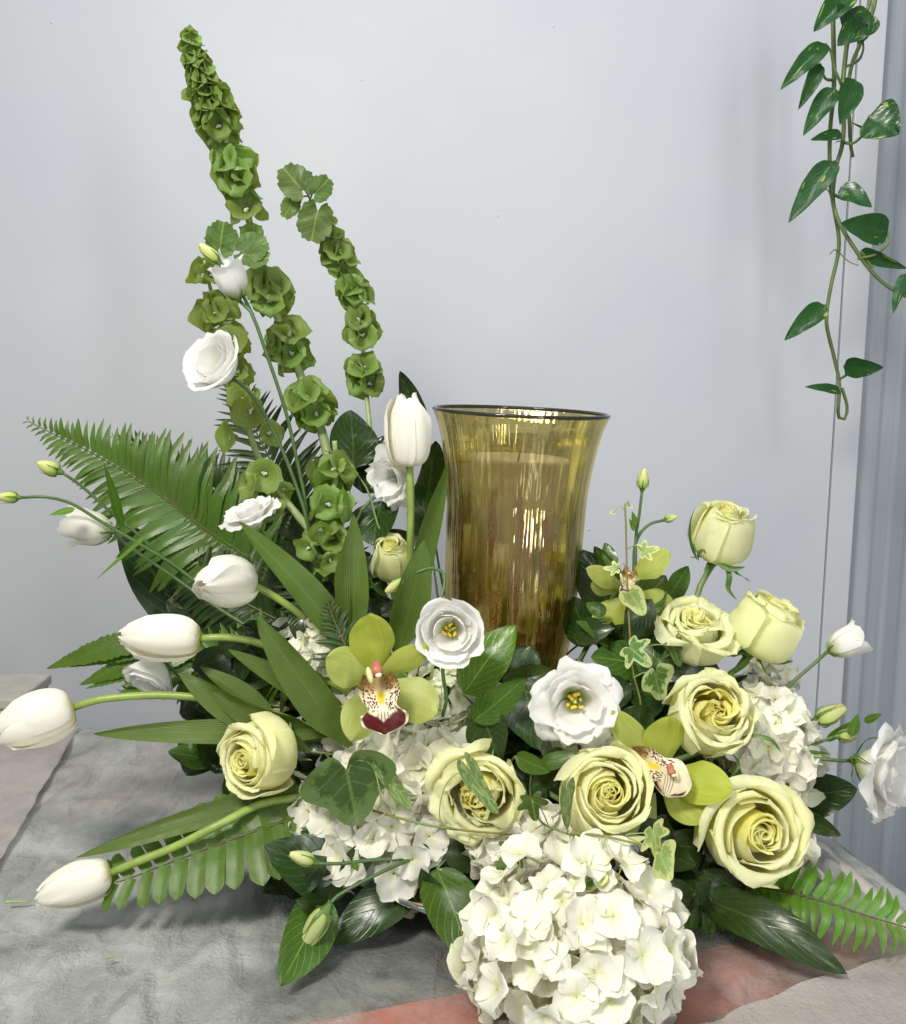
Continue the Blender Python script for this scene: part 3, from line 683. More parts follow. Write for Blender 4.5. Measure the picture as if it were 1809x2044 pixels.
def wet_tissue():
    n = NT('tissue_grey'); oc = n.obj(); f = n.noise(oc, 14, 6, .62, .4); col = n.mix(n.mapr(f, .35, .7), C('b4b7b3'), C('d3d5d1'))
    sp = n.n('ShaderNodeSeparateXYZ'); n.l(oc, sp.inputs[0]); wob = n.math('MULTIPLY', n.math('SUBTRACT', n.noise(oc, 9, 5, .65, .5), .5), .9)
    def blob_(c, rx, ry, k):
        dx = n.math('DIVIDE', n.math('SUBTRACT', sp.outputs[0], c.x), rx); dy = n.math('DIVIDE', n.math('SUBTRACT', n.math('ADD', sp.outputs[1], n.math('MULTIPLY', sp.outputs[0], k)), c.y + c.x * k), ry)
        d = n.math('SQRT', n.math('ADD', n.math('MULTIPLY', dx, dx), n.math('MULTIPLY', dy, dy))); return n.mapr(n.math('ADD', d, wob), .45, 1.25, 1, 0)
    wet = n.math('MAXIMUM', blob_(c1_, .27, .13, -.25), n.math('MULTIPLY', blob_(c2_, .26, .10, -.3), .86))
    hb = n.math('ADD', n.noise(n.mapping(oc, (70, 28, 30), (0, 0, .3)), 1, 5, .65), n.math('MULTIPLY', n.noise(oc, 260, 3), .35))
    cr = n.vor(n.mapping(oc, (16, 9, 1), (0, 0, .35)), 1.0, 0, 'DISTANCE_TO_EDGE'); hb = n.math('ADD', hb, n.mapr(cr, 0, .25, 0, 1.3))
    nr = n.bump(hb, 1.0, .0055); sh = n.bsdf(col, n.mapr(wet, 0, 1, .75, .35), nr)
    t = n.n('ShaderNodeBsdfTranslucent'); n.put(t.inputs[0], col); m = n.n('ShaderNodeMixShader'); m.inputs[0].default_value = .25; n.l(sh, m.inputs[1]); n.l(t.outputs[0], m.inputs[2])
    tr = n.n('ShaderNodeBsdfTransparent'); m2 = n.n('ShaderNodeMixShader'); al = n.math('SUBTRACT', n.mapr(n.noise(oc, 8, 5, .6), .3, .7, .64, .88), n.math('MULTIPLY', wet, .60), clamp=True)
    n.put(m2.inputs[0], al); n.l(tr.outputs[0], m2.inputs[1]); n.l(m.outputs[0], m2.inputs[2]); return n.fin(m2.outputs[0])
M['tissue'] = wet_tissue()
def ridge(x, y, a, b): return .007 * exp(-((b - .95) / .03) ** 2) + .005 * exp(-((b - .84) / .02) ** 2)
sheet('tissue_sheet', 'large crinkled grey tissue sheet covering the table, damp and see-through in front', 'tissue paper', [V((-.75, .42, 0)), V((.62, .42, 0)), V((.352, 1.376, 0)), T(-260, 1462)], 'tissue', .004, .008, (13, 8), 2, 260, 200, ridge)
sheet('tissue_sheet', 'pale tissue flap with a slanting edge at the far left of the table', 'tissue paper', [T(-420, 2000), T(-10, 1770), T(160, 1470), T(-420, 1480)], 'tissue_pink', .0155, .006, (14, 9), 5, 70, 90)
sheet('tissue_sheet', 'pinkish translucent tissue over the red paper in the bottom right corner', 'tissue paper', [T(1240, 2140), T(1950, 2250), T(1880, 1915), T(1640, 1985)], 'tissue_pink', .0165, .006, (6, 10), 8, 80, 80)
# folded pale edging along the right side of the table
P0 = [T(1520, 1600), T(1625, 1690), T(1720, 1775), T(1840, 1880), T(2040, 2060)]
def strip(P, wd, name, label, mat):
    C_ = crom(P, 60); vs = []; fs = []; uv = []
    for i, c in enumerate(C_):
        t = (C_[min(i + 1, 60)] - C_[max(i - 1, 0)]).normalized(); s = V((t.y, -t.x, 0))
        for j, (a, h) in enumerate(((-1, .0012), (-.7, .006), (-.15, .010), (.35, .0105), (.6, .009), (.75, .002), (.76, -.03))):
            q = c - s * -a * wd * .5 * 1; z = h + .0022 * noise.noise(V((i * .35, j * .8, 2))); vs.append((q.x - (0 if a < .7 else 0), q.y, z)); uv.append((j / 6, i / 60))
    for i in range(60):
        for j in range(6): k = i * 7 + j; fs.append((k, k + 1, k + 8, k + 7))
    o = mk(name, vs, fs, mat, None, uv); m = o.modifiers.new('thickness', 'SOLIDIFY'); m.thickness = .0012
    return tag(o, label, 'tissue paper')
strip(P0, .030, 'folded_tissue', 'folded pale pink tissue edge running along the right side of the table', 'tissue_fold')
# grey box at the far left
M['box'] = plain_mat('box_grey', 'aeaca4', .6, 30, .08, .3)
root = thing('storage_box', 'grey box standing behind the table corner at the far left, cut by the frame', 'box', (-.72, 1.36, .0))
bxr = W(52, 1400, 1.36).x; box('body', -.99, bxr - .004, 1.34, 1.45, .012, .052, 'box', root, .003); box('lid', -.993, bxr, 1.337, 1.455, .0525, .070, 'box', root, .004)

# small scraps on the tissue
def scrap(x, y, dx, dy, l, label):
    a = T(x, y) + V((0, 0, .0165)); b = a + V((dx, dy, .001)) * l; r = thing('stem_scrap', label, 'stem scrap', a)
    tube('stem', [a, a.lerp(b, .5), b], .0013, .0008, 'stem_pale', r, 7, 6); tube('cut_end', [a - (b - a) * .15, a, a + (b - a) * .1], .0019, .0014, 'stem_pale', r, 7, 4)
scrap(20, 1830, 1, .05, .021, 'pale green stem scrap lying on the grey tissue near the left edge')
scrap(215, 1944, 1, .4, .006, 'tiny white scrap on the grey tissue below the lowest tulip')

# dish
n = NT('dish_glaze'); M['dish'] = n.fin(n.bsdf(C('c9b193'), .25)); n = NT('dish_rim'); M['rim'] = n.fin(n.bsdf(C('d8d8d6'), .12, Metallic=1.0))
n = NT('foam'); M['foam'] = plain_mat('floral_foam', '24401c', .9, 300, .3, .8)
def lathe(name, P, mat, parent, seg=96, M4=None, closed=False):
    vs = []; fs = []
    for r, z in P:
        for k in range(seg): a = 2 * pi * k / seg; vs.append((r * cos(a), r * sin(a), z))
    m = len(P)
    for i in range(m if closed else m - 1):
        for k in range(seg): a = i * seg + k; b = i * seg + (k + 1) % seg; i2 = ((i + 1) % m) * seg; fs.append((a, b, i2 + (k + 1) % seg, i2 + k))
    return mk(name, vs, fs, mat, parent, [(0, 0)] * len(vs), M4=M4)
DC = V((.085, 1.005, .013)); root = thing('dish', 'wide beige dish with a silver rim under the flowers', 'dish', DC)
lathe('bowl', [(.001, .002), (.13, .002), (.175, .012), (.215, .036), (.213, .040), (.17, .018), (.12, .008), (.001, .008)], 'dish', root)
lathe('rim', [(.2165 + .0028 * cos(a * pi / 4), .0405 + .0028 * sin(a * pi / 4)) for a in range(8)], 'rim', root, closed=True)
FM = thing('floral_foam', 'dark green floral foam block in the dish between the stems', 'floral foam', (.06, 1.04, .022))
box('block', -.03, .16, .96, 1.13, .022, .115, 'foam', FM, .006)

# vase ------------------------------------------------------------
VY = 1.09
prof_px = [(823, 176), (838, 170), (853, 164), (884, 156), (915, 150), (946, 145), (993, 139.5), (1071, 136.5), (1164, 132.5), (1227, 128), (1273, 122), (1305, 114), (1345, 100), (1380, 82), (1402, 60)]
A0 = W(1008, 1402, VY); outer = []
for y_, hw in prof_px:
    p = W(1008, y_, VY); outer.append((hw * S(p), p.z - A0.z))
outer = outer[::-1]                           # bottom -> top
def resample(P, n):
    return [tuple(interp(P, i / n)) for i in range(n + 1)]
O = resample(outer, 60); th = .0028
inner = [(max(r - th, .001), z + (.004 if i < 3 else 0)) for i, (r, z) in enumerate(O)]
lip = [(O[-1][0] - th * .5 + th * .75 * cos(a), O[-1][1] + th * .9 * sin(a) + .0006) for a in (0.0, .8, 1.57, 2.3, 3.14)]
n = NT('lustre_glass'); oc = n.obj(); sp = n.n('ShaderNodeSeparateXYZ'); n.l(oc, sp.inputs[0]); z = sp.outputs[2]
ang = n.math('ARCTAN2', sp.outputs[1], sp.outputs[0]); cv = n.n('ShaderNodeCombineXYZ'); n.l(n.math('MULTIPLY', ang, 2.2), cv.inputs[0]); n.l(n.math('MULTIPLY', z, 9), cv.inputs[1]); cvo = cv.outputs[0]
spots = n.noise(n.mapping(cvo, (1.9, 1.25, 1)), 1.0, 1, .5, .3); zone = n.math('MULTIPLY', n.mapr(z, .05, .12), n.mapr(z, .22, .29, 1, 0))
vd = n.vor(n.mapping(cvo, (2.1, 1.15, 1)), 1.0); sm = n.math('MULTIPLY', n.mapr(n.math('ADD', vd, n.math('MULTIPLY', n.math('SUBTRACT', n.noise(n.mapping(cvo, (5, 2.2, 1)), 1.0, 3), .5), .9)), .26, .40, 1, 0), zone)
streak = n.noise(n.mapping(cvo, (6, .4, 1)), 1.0, 3, .5, .2)
col = n.mix(n.mapr(z, .06, .33), C('ecca90'), C('fbf0cc')); col = n.mix(n.mapr(streak, .5, .72, 0, .22), col, C('c8a668')); col = n.mix(n.math('MULTIPLY', sm, .95), col, C('62300e'))
fl = n.mapr(n.vor(n.mapping(cvo, (2.6, 1.6, 1)), 1.0), 0, .2, 1, 0); 
glit = n.noise(oc, 1800, 2)
hb = n.math('ADD', n.math('MULTIPLY', n.noise(n.mapping(cvo, (3.4, .55, 1)), 1, 3, .5, .3), 1.0), n.math('MULTIPLY', streak, .25))
nr = n.bump(hb, .42, .006)
tr_ = n.n('ShaderNodeBsdfTransparent'); n.put(tr_.inputs[0], n.mix(n.mapr(streak, .45, .7, 0, .5), n.mix(n.mapr(z, .05, .3), C('ece0b8'), C('f6f2d6')), C('dccd98')))
sp_b = n.bsdf(n.mix(n.mapr(n.noise(oc, 900, 2), .45, .62), C('5e3214'), C('9a7034')), .35, nr, Metallic=.35); mg = n.n('ShaderNodeMixShader'); n.l(n.math('MULTIPLY', sm, .85), mg.inputs[0]); n.l(tr_.outputs[0], mg.inputs[1]); n.l(sp_b, mg.inputs[2])
gs = n.n('ShaderNodeBsdfGlossy'); n.put(gs.inputs[0], n.mix(n.mapr(z, .05, .3), C('e6d698'), C('f6ecbc'))); gs.inputs['Roughness'].default_value = .04; n.l(nr, gs.inputs['Normal'])
lw = n.n('ShaderNodeLayerWeight'); lw.inputs[0].default_value = .35
ms = n.n('ShaderNodeMixShader'); n.l(n.mapr(lw.outputs[1], 0, 1, .32, .68), ms.inputs[0]); n.l(mg.outputs[0], ms.inputs[1]); n.l(gs.outputs[0], ms.inputs[2]); M['vase'] = n.fin(ms.outputs[0])
n = NT('rim_glass'); M['vrim'] = n.fin(n.bsdf(C('4a463c'), .05, Transmission_Weight=.6, IOR=1.5))
n = NT('candle_wax'); oc = n.obj(); M['wax'] = n.fin(n.bsdf(n.mix(n.mapr(n.noise(oc, 30, 3), .3, .7), C('c8bcae'), C('d6ccc0')), .5, n.bump(n.noise(oc, 120, 2), .1, .001), Subsurface_Weight=.3, Subsurface_Radius=(.01, .006, .003)))
VT = thing('glass_vase', 'tall flared amber lustre glass vase standing among the flowers', 'vase', A0)
VT.rotation_euler = (0, radians(2.6), 0)
lathe('glass', O + inner[::-1][1:] + [(.001, inner[0][1])], 'vase', VT, 128)
lathe('bottom', [(.001, -.001), (O[0][0], -.001), (O[0][0], .0), (.001, .0)], 'vase', VT)
lathe('rim', [(O[-1][0] - th * .5 + .0022 * cos(a * pi / 5), O[-1][1] + .001 + .0022 * sin(a * pi / 5)) for a in range(10)], 'vrim', VT, 128, closed=True)
CT = thing('pillar_candle', 'thick beige pillar candle seen inside the amber glass vase', 'candle', A0 + V((0, 0, .012))); CT.rotation_euler = VT.rotation_euler
ztop = W(1015, 912, VY).z - A0.z - .012; 
lathe('wax', [(.001, .03), (.048, .03), (.056, .05), (.058, .1), (.060, ztop - .004), (.058, ztop), (.05, ztop - .001), (.03, ztop - .004), (.001, ztop - .005)], 'wax', CT)
tube('wick', [A0 + V((0, 0, .012 + ztop - .006)), A0 + V((.0005, 0, .012 + ztop)), A0 + V((.002, 0, .012 + ztop + .008))], .0012, .001, 'foam', CT, 6, 6)

# ================================================================== BACK GREENERY
bells('tallest bells of Ireland spike, thick with green bells at its tip',
      [(377, 74, 1.12), (400, 150, 1.12), (428, 225, 1.12), (462, 310, 1.12), (490, 410, 1.13), (512, 500, 1.13), (542, 600, 1.13), (577, 690, 1.13), (612, 780, 1.12), (642, 860, 1.11), (666, 960, 1.09), (690, 1040, 1.07)],
      [(378, 78, 24, 5, 1.2), (382, 94, 33, 5, .9), (387, 112, 37, 6, .7), (393, 130, 42, 6, .6), (400, 150, 44, 6, .5), (408, 171, 46, 6, .5), (415, 193, 56, 6, .5), (423, 213, 58, 6, .4), (432, 234, 63, 6, .4), (442, 258, 65, 6, .2),
       (462, 332, 61, 6, .6), (468, 358, 65, 6, .2), (480, 385, 44, 4, .4), (494, 432, 61, 3, .7), (504, 470, 48, 4, .2), (537, 578, 68, 6, .5), (544, 602, 61, 5, .1), (575, 686, 70, 6, .5), (584, 712, 61, 5, .1), (618, 806, 68, 6, .5), (628, 830, 61, 5, .1), (662, 950, 65, 6, .3)],
      seed=3, r0=.0062, r1=.0028, leaves=[(440, 488, 1.10, .15, -1, 44, (.2, .2)), (490, 500, 1.09, 1, -.35, 46, (-.1, .5)), (492, 508, 1.085, 1, .3, 42, (.1, .6))])
bells('short bells of Ireland stem with big scalloped leaves at its top',
      [(600, 362, 1.15), (618, 395, 1.15), (642, 440, 1.15), (668, 490, 1.15), (692, 545, 1.15), (710, 595, 1.15), (722, 655, 1.15), (728, 750, 1.15), (738, 850, 1.13), (745, 960, 1.1)],
      [(648, 450, 36, 5, .5), (662, 475, 40, 5, .5), (674, 505, 48, 5, .5), (684, 524, 45, 4, .1), (704, 570, 50, 6, .6), (709, 590, 48, 6, .1), (720, 648, 52, 6, .6), (722, 668, 50, 6, .1), (728, 744, 55, 6, .6), (730, 764, 52, 6, .1)],
      seed=9, r0=.0036, r1=.0012, leaves=[(597, 372, 1.13, -.6, -.7, 46, (0, .1)), (633, 382, 1.13, .6, -.65, 34, (.3, .3)), (610, 368, 1.14, .1, -1, 26, (.4, .2)), (584, 405, 1.14, -.5, .9, 32, (-.7, .2)), (632, 430, 1.12, -.25, 1, 50, (.0, .3)), (655, 470, 1.14, -.1, 1, 26, (.5, .1))])
bells('pale green bells of Ireland stem behind the lisianthus, two bells facing forward',
      [(408, 520, 1.1), (420, 575, 1.1), (437, 635, 1.1), (462, 700, 1.09), (484, 770, 1.09), (496, 850, 1.08), (515, 910, 1.07), (560, 985, 1.05), (620, 1060, 1.04)],
      [(414, 548, 48, 5, .5), (424, 600, 30, 4, .2), (436, 630, 62, 6, .3), (470, 690, 66, 6, .3), (487, 740, 50, 4, .2), (500, 800, 54, 3, .2), (560, 985, 44, 3, .2)], 'bell_light', seed=21, r0=.0046, r1=.0018,
      single=[(497, 822, 1.04, -.2, .3, 1, 64), (455, 872, 1.05, -.9, .0, .5, 66), (540, 865, 1.05, .5, -.1, .5, 56), (527, 948, 1.03, .15, .2, 1, 66), (497, 968, 1.03, -.5, -.1, .9, 52), (545, 1020, 1.03, -.1, -.6, .6, 60)])
bells('low dark bells of Ireland stem among the ferns below the tall ones',
      [(668, 880, 1.06), (672, 940, 1.06), (662, 1000, 1.04), (655, 1080, 1.03), (650, 1160, 1.02)],
      [(666, 950, 60, 5, .3), (660, 1010, 62, 6, .2), (652, 1075, 60, 6, .3), (648, 1130, 54, 5, .2)], seed=33, r0=.004, r1=.003,
      single=[(640, 1060, 1.0, .1, .5, 1, 56), (612, 1095, 1.0, -.5, .2, .9, 50), (660, 1120, 1.0, .4, .1, .9, 46), (500, 1040, 1.02, .3, .3, .9, 50), (600, 1160, 1.0, 0, .3, 1, 46)])

fl_up = V((0.1, -1, .15))
frond('broad arching fern frond reaching up to the left edge, leaflets glossy', [(640, 1230, 1.08), (520, 1130, 1.1), (400, 1050, 1.11), (290, 968, 1.11), (185, 905, 1.1), (110, 868, 1.09), (55, 840, 1.08)], fl_up, 52, 158, 'fern', ang=76, wf=1.0, seed=2,
      lenf=lambda v: (.55 + 1.1 * v if v < .4 else .99) * (1 - max(0, (v - .42) / .58) ** 1.15 * .94))
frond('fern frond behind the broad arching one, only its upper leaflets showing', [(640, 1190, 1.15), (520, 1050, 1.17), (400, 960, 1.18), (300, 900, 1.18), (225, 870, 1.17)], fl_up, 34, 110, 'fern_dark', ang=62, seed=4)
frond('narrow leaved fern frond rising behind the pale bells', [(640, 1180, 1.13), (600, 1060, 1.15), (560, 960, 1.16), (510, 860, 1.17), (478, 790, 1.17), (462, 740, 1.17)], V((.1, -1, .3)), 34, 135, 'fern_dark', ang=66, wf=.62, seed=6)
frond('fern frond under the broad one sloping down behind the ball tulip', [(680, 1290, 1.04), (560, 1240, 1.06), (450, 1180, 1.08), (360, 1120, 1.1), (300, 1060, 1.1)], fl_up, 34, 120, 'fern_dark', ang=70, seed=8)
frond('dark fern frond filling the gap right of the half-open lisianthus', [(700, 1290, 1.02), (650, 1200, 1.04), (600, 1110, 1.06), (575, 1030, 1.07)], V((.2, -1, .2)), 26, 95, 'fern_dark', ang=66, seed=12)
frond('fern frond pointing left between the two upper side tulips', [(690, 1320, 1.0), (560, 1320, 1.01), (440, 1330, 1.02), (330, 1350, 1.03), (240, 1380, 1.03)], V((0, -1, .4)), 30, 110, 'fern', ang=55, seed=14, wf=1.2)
for i, (bx, by, tx, ty, ww) in enumerate([(330, 1262, 92, 1335, 44), (345, 1290, 135, 1332, 26), (360, 1290, 158, 1368, 40), (380, 1310, 170, 1375, 26), (390, 1330, 232, 1390, 36), (400, 1340, 240, 1370, 22)]):
    if i == 0: rt = thing('fern_frond', 'coarse fern tip with long pointed lobes above the leftmost tulip', 'fern frond', W(420, 1300, 1.02), 'fern fronds'); tube('rachis', [W(420, 1310, 1.02), W(360, 1295, 1.02), W(330, 1262, 1.02)], .0016, .0012, 'stem_fern', rt)
    pleaf(rt, bx, by, 1.02, tx, ty, 1.03 - i * .004, ww, 'fern', 15, .05, name='leaflet', prof='lance', nu=4, nv=40, serr=.28, sn=17, fold=.2, seed=i)
frond('lower left fern frond with broad toothed leaflets hanging down', [(600, 1630, .90), (520, 1655, .885), (430, 1688, .875), (340, 1722, .865), (262, 1752, .86), (232, 1762, .86)], V((0, -.75, .8)), 11, 92, 'fern', LW, ang=88, wf=1.0, sides=(1, -1), seed=5, lenf=lambda v: 1.35 - .75 * v, droop=.05, jit=.05)
frond('bright fern frond at the lower right tip curling over the table edge', [(1330, 1775, .90), (1440, 1765, .89), (1545, 1775, .86), (1640, 1798, .83), (1730, 1828, .81), (1812, 1852, .80)], V((0, -.6, .9)), 24, 100, 'fern_bright', LR, ang=84, wf=1.0, seed=7, lenf=lambda v: 1.05 - .5 * v, droop=.2)
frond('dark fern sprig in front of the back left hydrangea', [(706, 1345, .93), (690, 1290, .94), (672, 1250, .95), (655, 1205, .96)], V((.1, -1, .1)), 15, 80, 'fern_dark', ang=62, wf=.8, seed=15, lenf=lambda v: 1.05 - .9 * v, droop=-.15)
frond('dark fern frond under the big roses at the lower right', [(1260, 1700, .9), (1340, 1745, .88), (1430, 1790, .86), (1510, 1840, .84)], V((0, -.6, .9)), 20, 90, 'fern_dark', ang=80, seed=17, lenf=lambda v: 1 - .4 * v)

def sprig(label, leaves, stem=None, grp='lemon leaf sprigs', smat='stem', name='lemon_leaf_sprig', cat='leafy sprig', sr=.0014):
    """leaves: (bx,by,bY, tx,ty,tY, w, mat, roll, bend [, extra])"""
    b0 = W(*leaves[0][:3]); r = thing(name, label, cat, b0, grp)
    for i, l in enumerate(leaves):
        k = dict(prof='salal', nu=8, nv=18, cup=.18, wave=.03, wk=1.6, seed=i + l[0] * .01); k.update(l[10] if len(l) > 10 else {})
        pleaf(r, *l[:7], l[7], l[8], l[9], **k)
    P = [W(*p) for p in stem] if stem else [b0]
    tube('stem', P + [P[-1].lerp(foamp(), .5) + V((0, 0, .01)), foamp()], sr * .8, sr * 1.3, smat, r)
    return r
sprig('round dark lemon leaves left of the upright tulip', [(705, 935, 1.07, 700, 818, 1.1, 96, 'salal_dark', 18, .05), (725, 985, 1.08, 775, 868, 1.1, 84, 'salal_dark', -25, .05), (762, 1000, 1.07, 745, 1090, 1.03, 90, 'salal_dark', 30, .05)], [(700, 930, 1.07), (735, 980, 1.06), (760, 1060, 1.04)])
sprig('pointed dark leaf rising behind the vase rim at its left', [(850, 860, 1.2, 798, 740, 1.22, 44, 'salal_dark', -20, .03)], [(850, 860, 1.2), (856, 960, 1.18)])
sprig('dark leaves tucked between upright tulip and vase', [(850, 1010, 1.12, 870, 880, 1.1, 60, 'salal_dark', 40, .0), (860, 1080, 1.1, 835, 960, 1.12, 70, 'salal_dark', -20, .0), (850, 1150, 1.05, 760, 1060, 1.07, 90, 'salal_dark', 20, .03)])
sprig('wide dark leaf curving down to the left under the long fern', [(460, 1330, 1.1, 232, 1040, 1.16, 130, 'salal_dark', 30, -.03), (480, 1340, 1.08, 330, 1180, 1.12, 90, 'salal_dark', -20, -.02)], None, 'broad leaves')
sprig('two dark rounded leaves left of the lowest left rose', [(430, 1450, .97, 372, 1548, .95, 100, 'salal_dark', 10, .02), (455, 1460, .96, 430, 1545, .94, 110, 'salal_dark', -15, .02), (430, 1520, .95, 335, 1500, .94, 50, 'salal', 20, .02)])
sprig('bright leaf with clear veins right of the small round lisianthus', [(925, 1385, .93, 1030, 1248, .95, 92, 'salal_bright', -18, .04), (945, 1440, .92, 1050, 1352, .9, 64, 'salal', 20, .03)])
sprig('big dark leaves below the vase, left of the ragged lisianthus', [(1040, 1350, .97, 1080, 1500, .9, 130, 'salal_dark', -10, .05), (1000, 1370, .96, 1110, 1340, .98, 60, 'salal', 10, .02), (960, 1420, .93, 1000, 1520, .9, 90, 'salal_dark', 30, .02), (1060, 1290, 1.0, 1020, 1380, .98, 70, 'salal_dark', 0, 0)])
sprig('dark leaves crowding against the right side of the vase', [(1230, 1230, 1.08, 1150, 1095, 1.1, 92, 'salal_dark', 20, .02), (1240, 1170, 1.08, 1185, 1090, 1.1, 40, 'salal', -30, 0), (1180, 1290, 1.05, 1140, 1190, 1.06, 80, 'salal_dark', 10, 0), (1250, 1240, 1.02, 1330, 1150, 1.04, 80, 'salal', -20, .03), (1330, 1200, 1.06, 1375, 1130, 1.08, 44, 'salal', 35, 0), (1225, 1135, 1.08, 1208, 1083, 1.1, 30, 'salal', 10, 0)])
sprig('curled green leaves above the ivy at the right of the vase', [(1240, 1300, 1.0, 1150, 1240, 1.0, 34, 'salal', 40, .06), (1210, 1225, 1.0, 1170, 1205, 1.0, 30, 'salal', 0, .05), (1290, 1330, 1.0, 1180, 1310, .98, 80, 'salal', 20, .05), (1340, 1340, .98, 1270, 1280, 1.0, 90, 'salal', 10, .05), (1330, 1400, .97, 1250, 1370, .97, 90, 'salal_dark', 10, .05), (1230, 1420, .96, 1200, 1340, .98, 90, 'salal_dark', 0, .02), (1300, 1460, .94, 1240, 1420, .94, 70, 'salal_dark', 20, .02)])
sprig('broad dark leaf hanging at the lower left with a bud over it', [(700, 1765, .86, 528, 1690, .84, 118, 'salal_dark', 12, .05, dict(serr=.03, sn=40, nv=60)), (690, 1700, .87, 600, 1660, .87, 60, 'salal', 0, 0)], [(700, 1765, .86), (780, 1740, .9)])
sprig('long pointed leaf reaching lowest toward the bottom edge', [(650, 1790, .83, 560, 1968, .755, 104, 'salal', -15, .04, dict(serr=.03, sn=40, nv=60)), (835, 1755, .86, 660, 1885, .82, 92, 'salal_dark', 14, .05, dict(serr=.03, sn=40, nv=60))], [(835, 1755, .86), (880, 1720, .9)])
sprig('glossy pointed leaf beside the front hydrangea at its left', [(872, 1735, .84, 942, 1925, .765, 112, 'salal', -12, .08, dict(serr=.025, sn=40, nv=60))])
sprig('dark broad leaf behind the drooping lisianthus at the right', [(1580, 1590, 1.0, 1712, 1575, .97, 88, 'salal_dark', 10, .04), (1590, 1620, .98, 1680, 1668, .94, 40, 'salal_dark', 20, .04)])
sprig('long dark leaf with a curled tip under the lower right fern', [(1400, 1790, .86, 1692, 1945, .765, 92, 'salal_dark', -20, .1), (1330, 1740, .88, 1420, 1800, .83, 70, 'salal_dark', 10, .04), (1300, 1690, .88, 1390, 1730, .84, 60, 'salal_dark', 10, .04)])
sprig('small leaves above the cream roses in the middle', [(1030, 1510, .88, 1100, 1540, .85, 40, 'salal', 20, .03), (1075, 1530, .87, 1160, 1505, .86, 34, 'salal', -20, .03), (1130, 1500, .9, 1060, 1580, .86, 60, 'salal_dark', -20, .03)])

# dense dark leaves between the stems, nobody could count them
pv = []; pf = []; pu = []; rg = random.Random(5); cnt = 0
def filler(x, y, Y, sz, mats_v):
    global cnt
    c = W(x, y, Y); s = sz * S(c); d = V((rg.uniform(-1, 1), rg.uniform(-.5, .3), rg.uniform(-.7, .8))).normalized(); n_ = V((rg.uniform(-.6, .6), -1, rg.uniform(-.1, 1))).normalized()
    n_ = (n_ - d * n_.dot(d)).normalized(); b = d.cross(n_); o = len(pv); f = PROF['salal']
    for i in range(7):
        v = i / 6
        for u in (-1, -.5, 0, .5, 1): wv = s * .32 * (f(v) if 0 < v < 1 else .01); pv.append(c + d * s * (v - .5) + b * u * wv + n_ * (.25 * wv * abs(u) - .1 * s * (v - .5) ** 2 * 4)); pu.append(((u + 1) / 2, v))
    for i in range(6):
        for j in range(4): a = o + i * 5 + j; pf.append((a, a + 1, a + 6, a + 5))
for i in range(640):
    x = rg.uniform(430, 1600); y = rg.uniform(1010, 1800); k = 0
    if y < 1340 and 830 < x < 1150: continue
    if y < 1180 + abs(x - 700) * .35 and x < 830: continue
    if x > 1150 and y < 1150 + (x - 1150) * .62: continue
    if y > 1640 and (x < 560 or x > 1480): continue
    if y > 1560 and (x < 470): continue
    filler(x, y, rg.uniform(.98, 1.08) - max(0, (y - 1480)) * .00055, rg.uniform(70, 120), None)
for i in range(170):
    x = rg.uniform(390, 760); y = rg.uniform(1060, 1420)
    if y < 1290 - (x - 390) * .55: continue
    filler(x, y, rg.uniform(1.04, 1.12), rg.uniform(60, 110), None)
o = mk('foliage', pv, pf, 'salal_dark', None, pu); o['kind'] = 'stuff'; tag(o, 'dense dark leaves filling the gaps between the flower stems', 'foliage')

# ================================================================== HYDRANGEAS
hydrangea('big front white hydrangea hanging over the dish rim at the bottom', 1148, 1886, .745, 202, 162, .085, 92, seed=3, n=122, parts=True, layers=3)
hydrangea('wide white hydrangea under the lobed ivy leaf left of centre', 765, 1645, .915, 172, 118, .07, 84, seed=5, n=92, layers=3)
hydrangea('white hydrangea beside the yellow ruffled rose, left of it', 850, 1540, .93, 110, 92, .055, 80, 'hyd', seed=8, n=60, layers=2)
hydrangea('loose greenish white hydrangea clump under the small round lisianthus', 885, 1410, .98, 66, 78, .035, 58, 'hyd_green', seed=9, n=36, layers=2)
hydrangea('white hydrangea partly hidden behind the big green orchid', 715, 1440, .98, 60, 70, .04, 62, seed=10, n=34, layers=2)
hydrangea('white hydrangea behind the tulip leaves above the big orchid', 668, 1272, 1.0, 90, 52, .04, 56, seed=11, n=46, layers=2)
hydrangea('tall white hydrangea at the right behind the two outer roses', 1520, 1500, .99, 92, 128, .06, 72, seed=12, n=96, layers=2)
hydrangea('small white hydrangea end showing below the outer right rose', 1560, 1690, .97, 50, 72, .04, 60, seed=13, n=36, layers=2)
hydrangea('distant white hydrangea top below the ruffled edge rose', 1535, 1345, 1.08, 40, 46, .03, 44, seed=14, n=28, layers=2)
hydrangea('white hydrangea in the shade beneath the ragged lisianthus', 1160, 1490, .97, 66, 40, .04, 56, seed=15, n=30, layers=2)
hydrangea('white hydrangea filling the gap between the front head and the cream roses', 1060, 1690, .86, 130, 56, .04, 80, seed=16, n=54, layers=2)
hydrangea('small white hydrangea piece below the left cream rose', 570, 1590, .95, 46, 30, .03, 48, seed=17, n=22, layers=2)

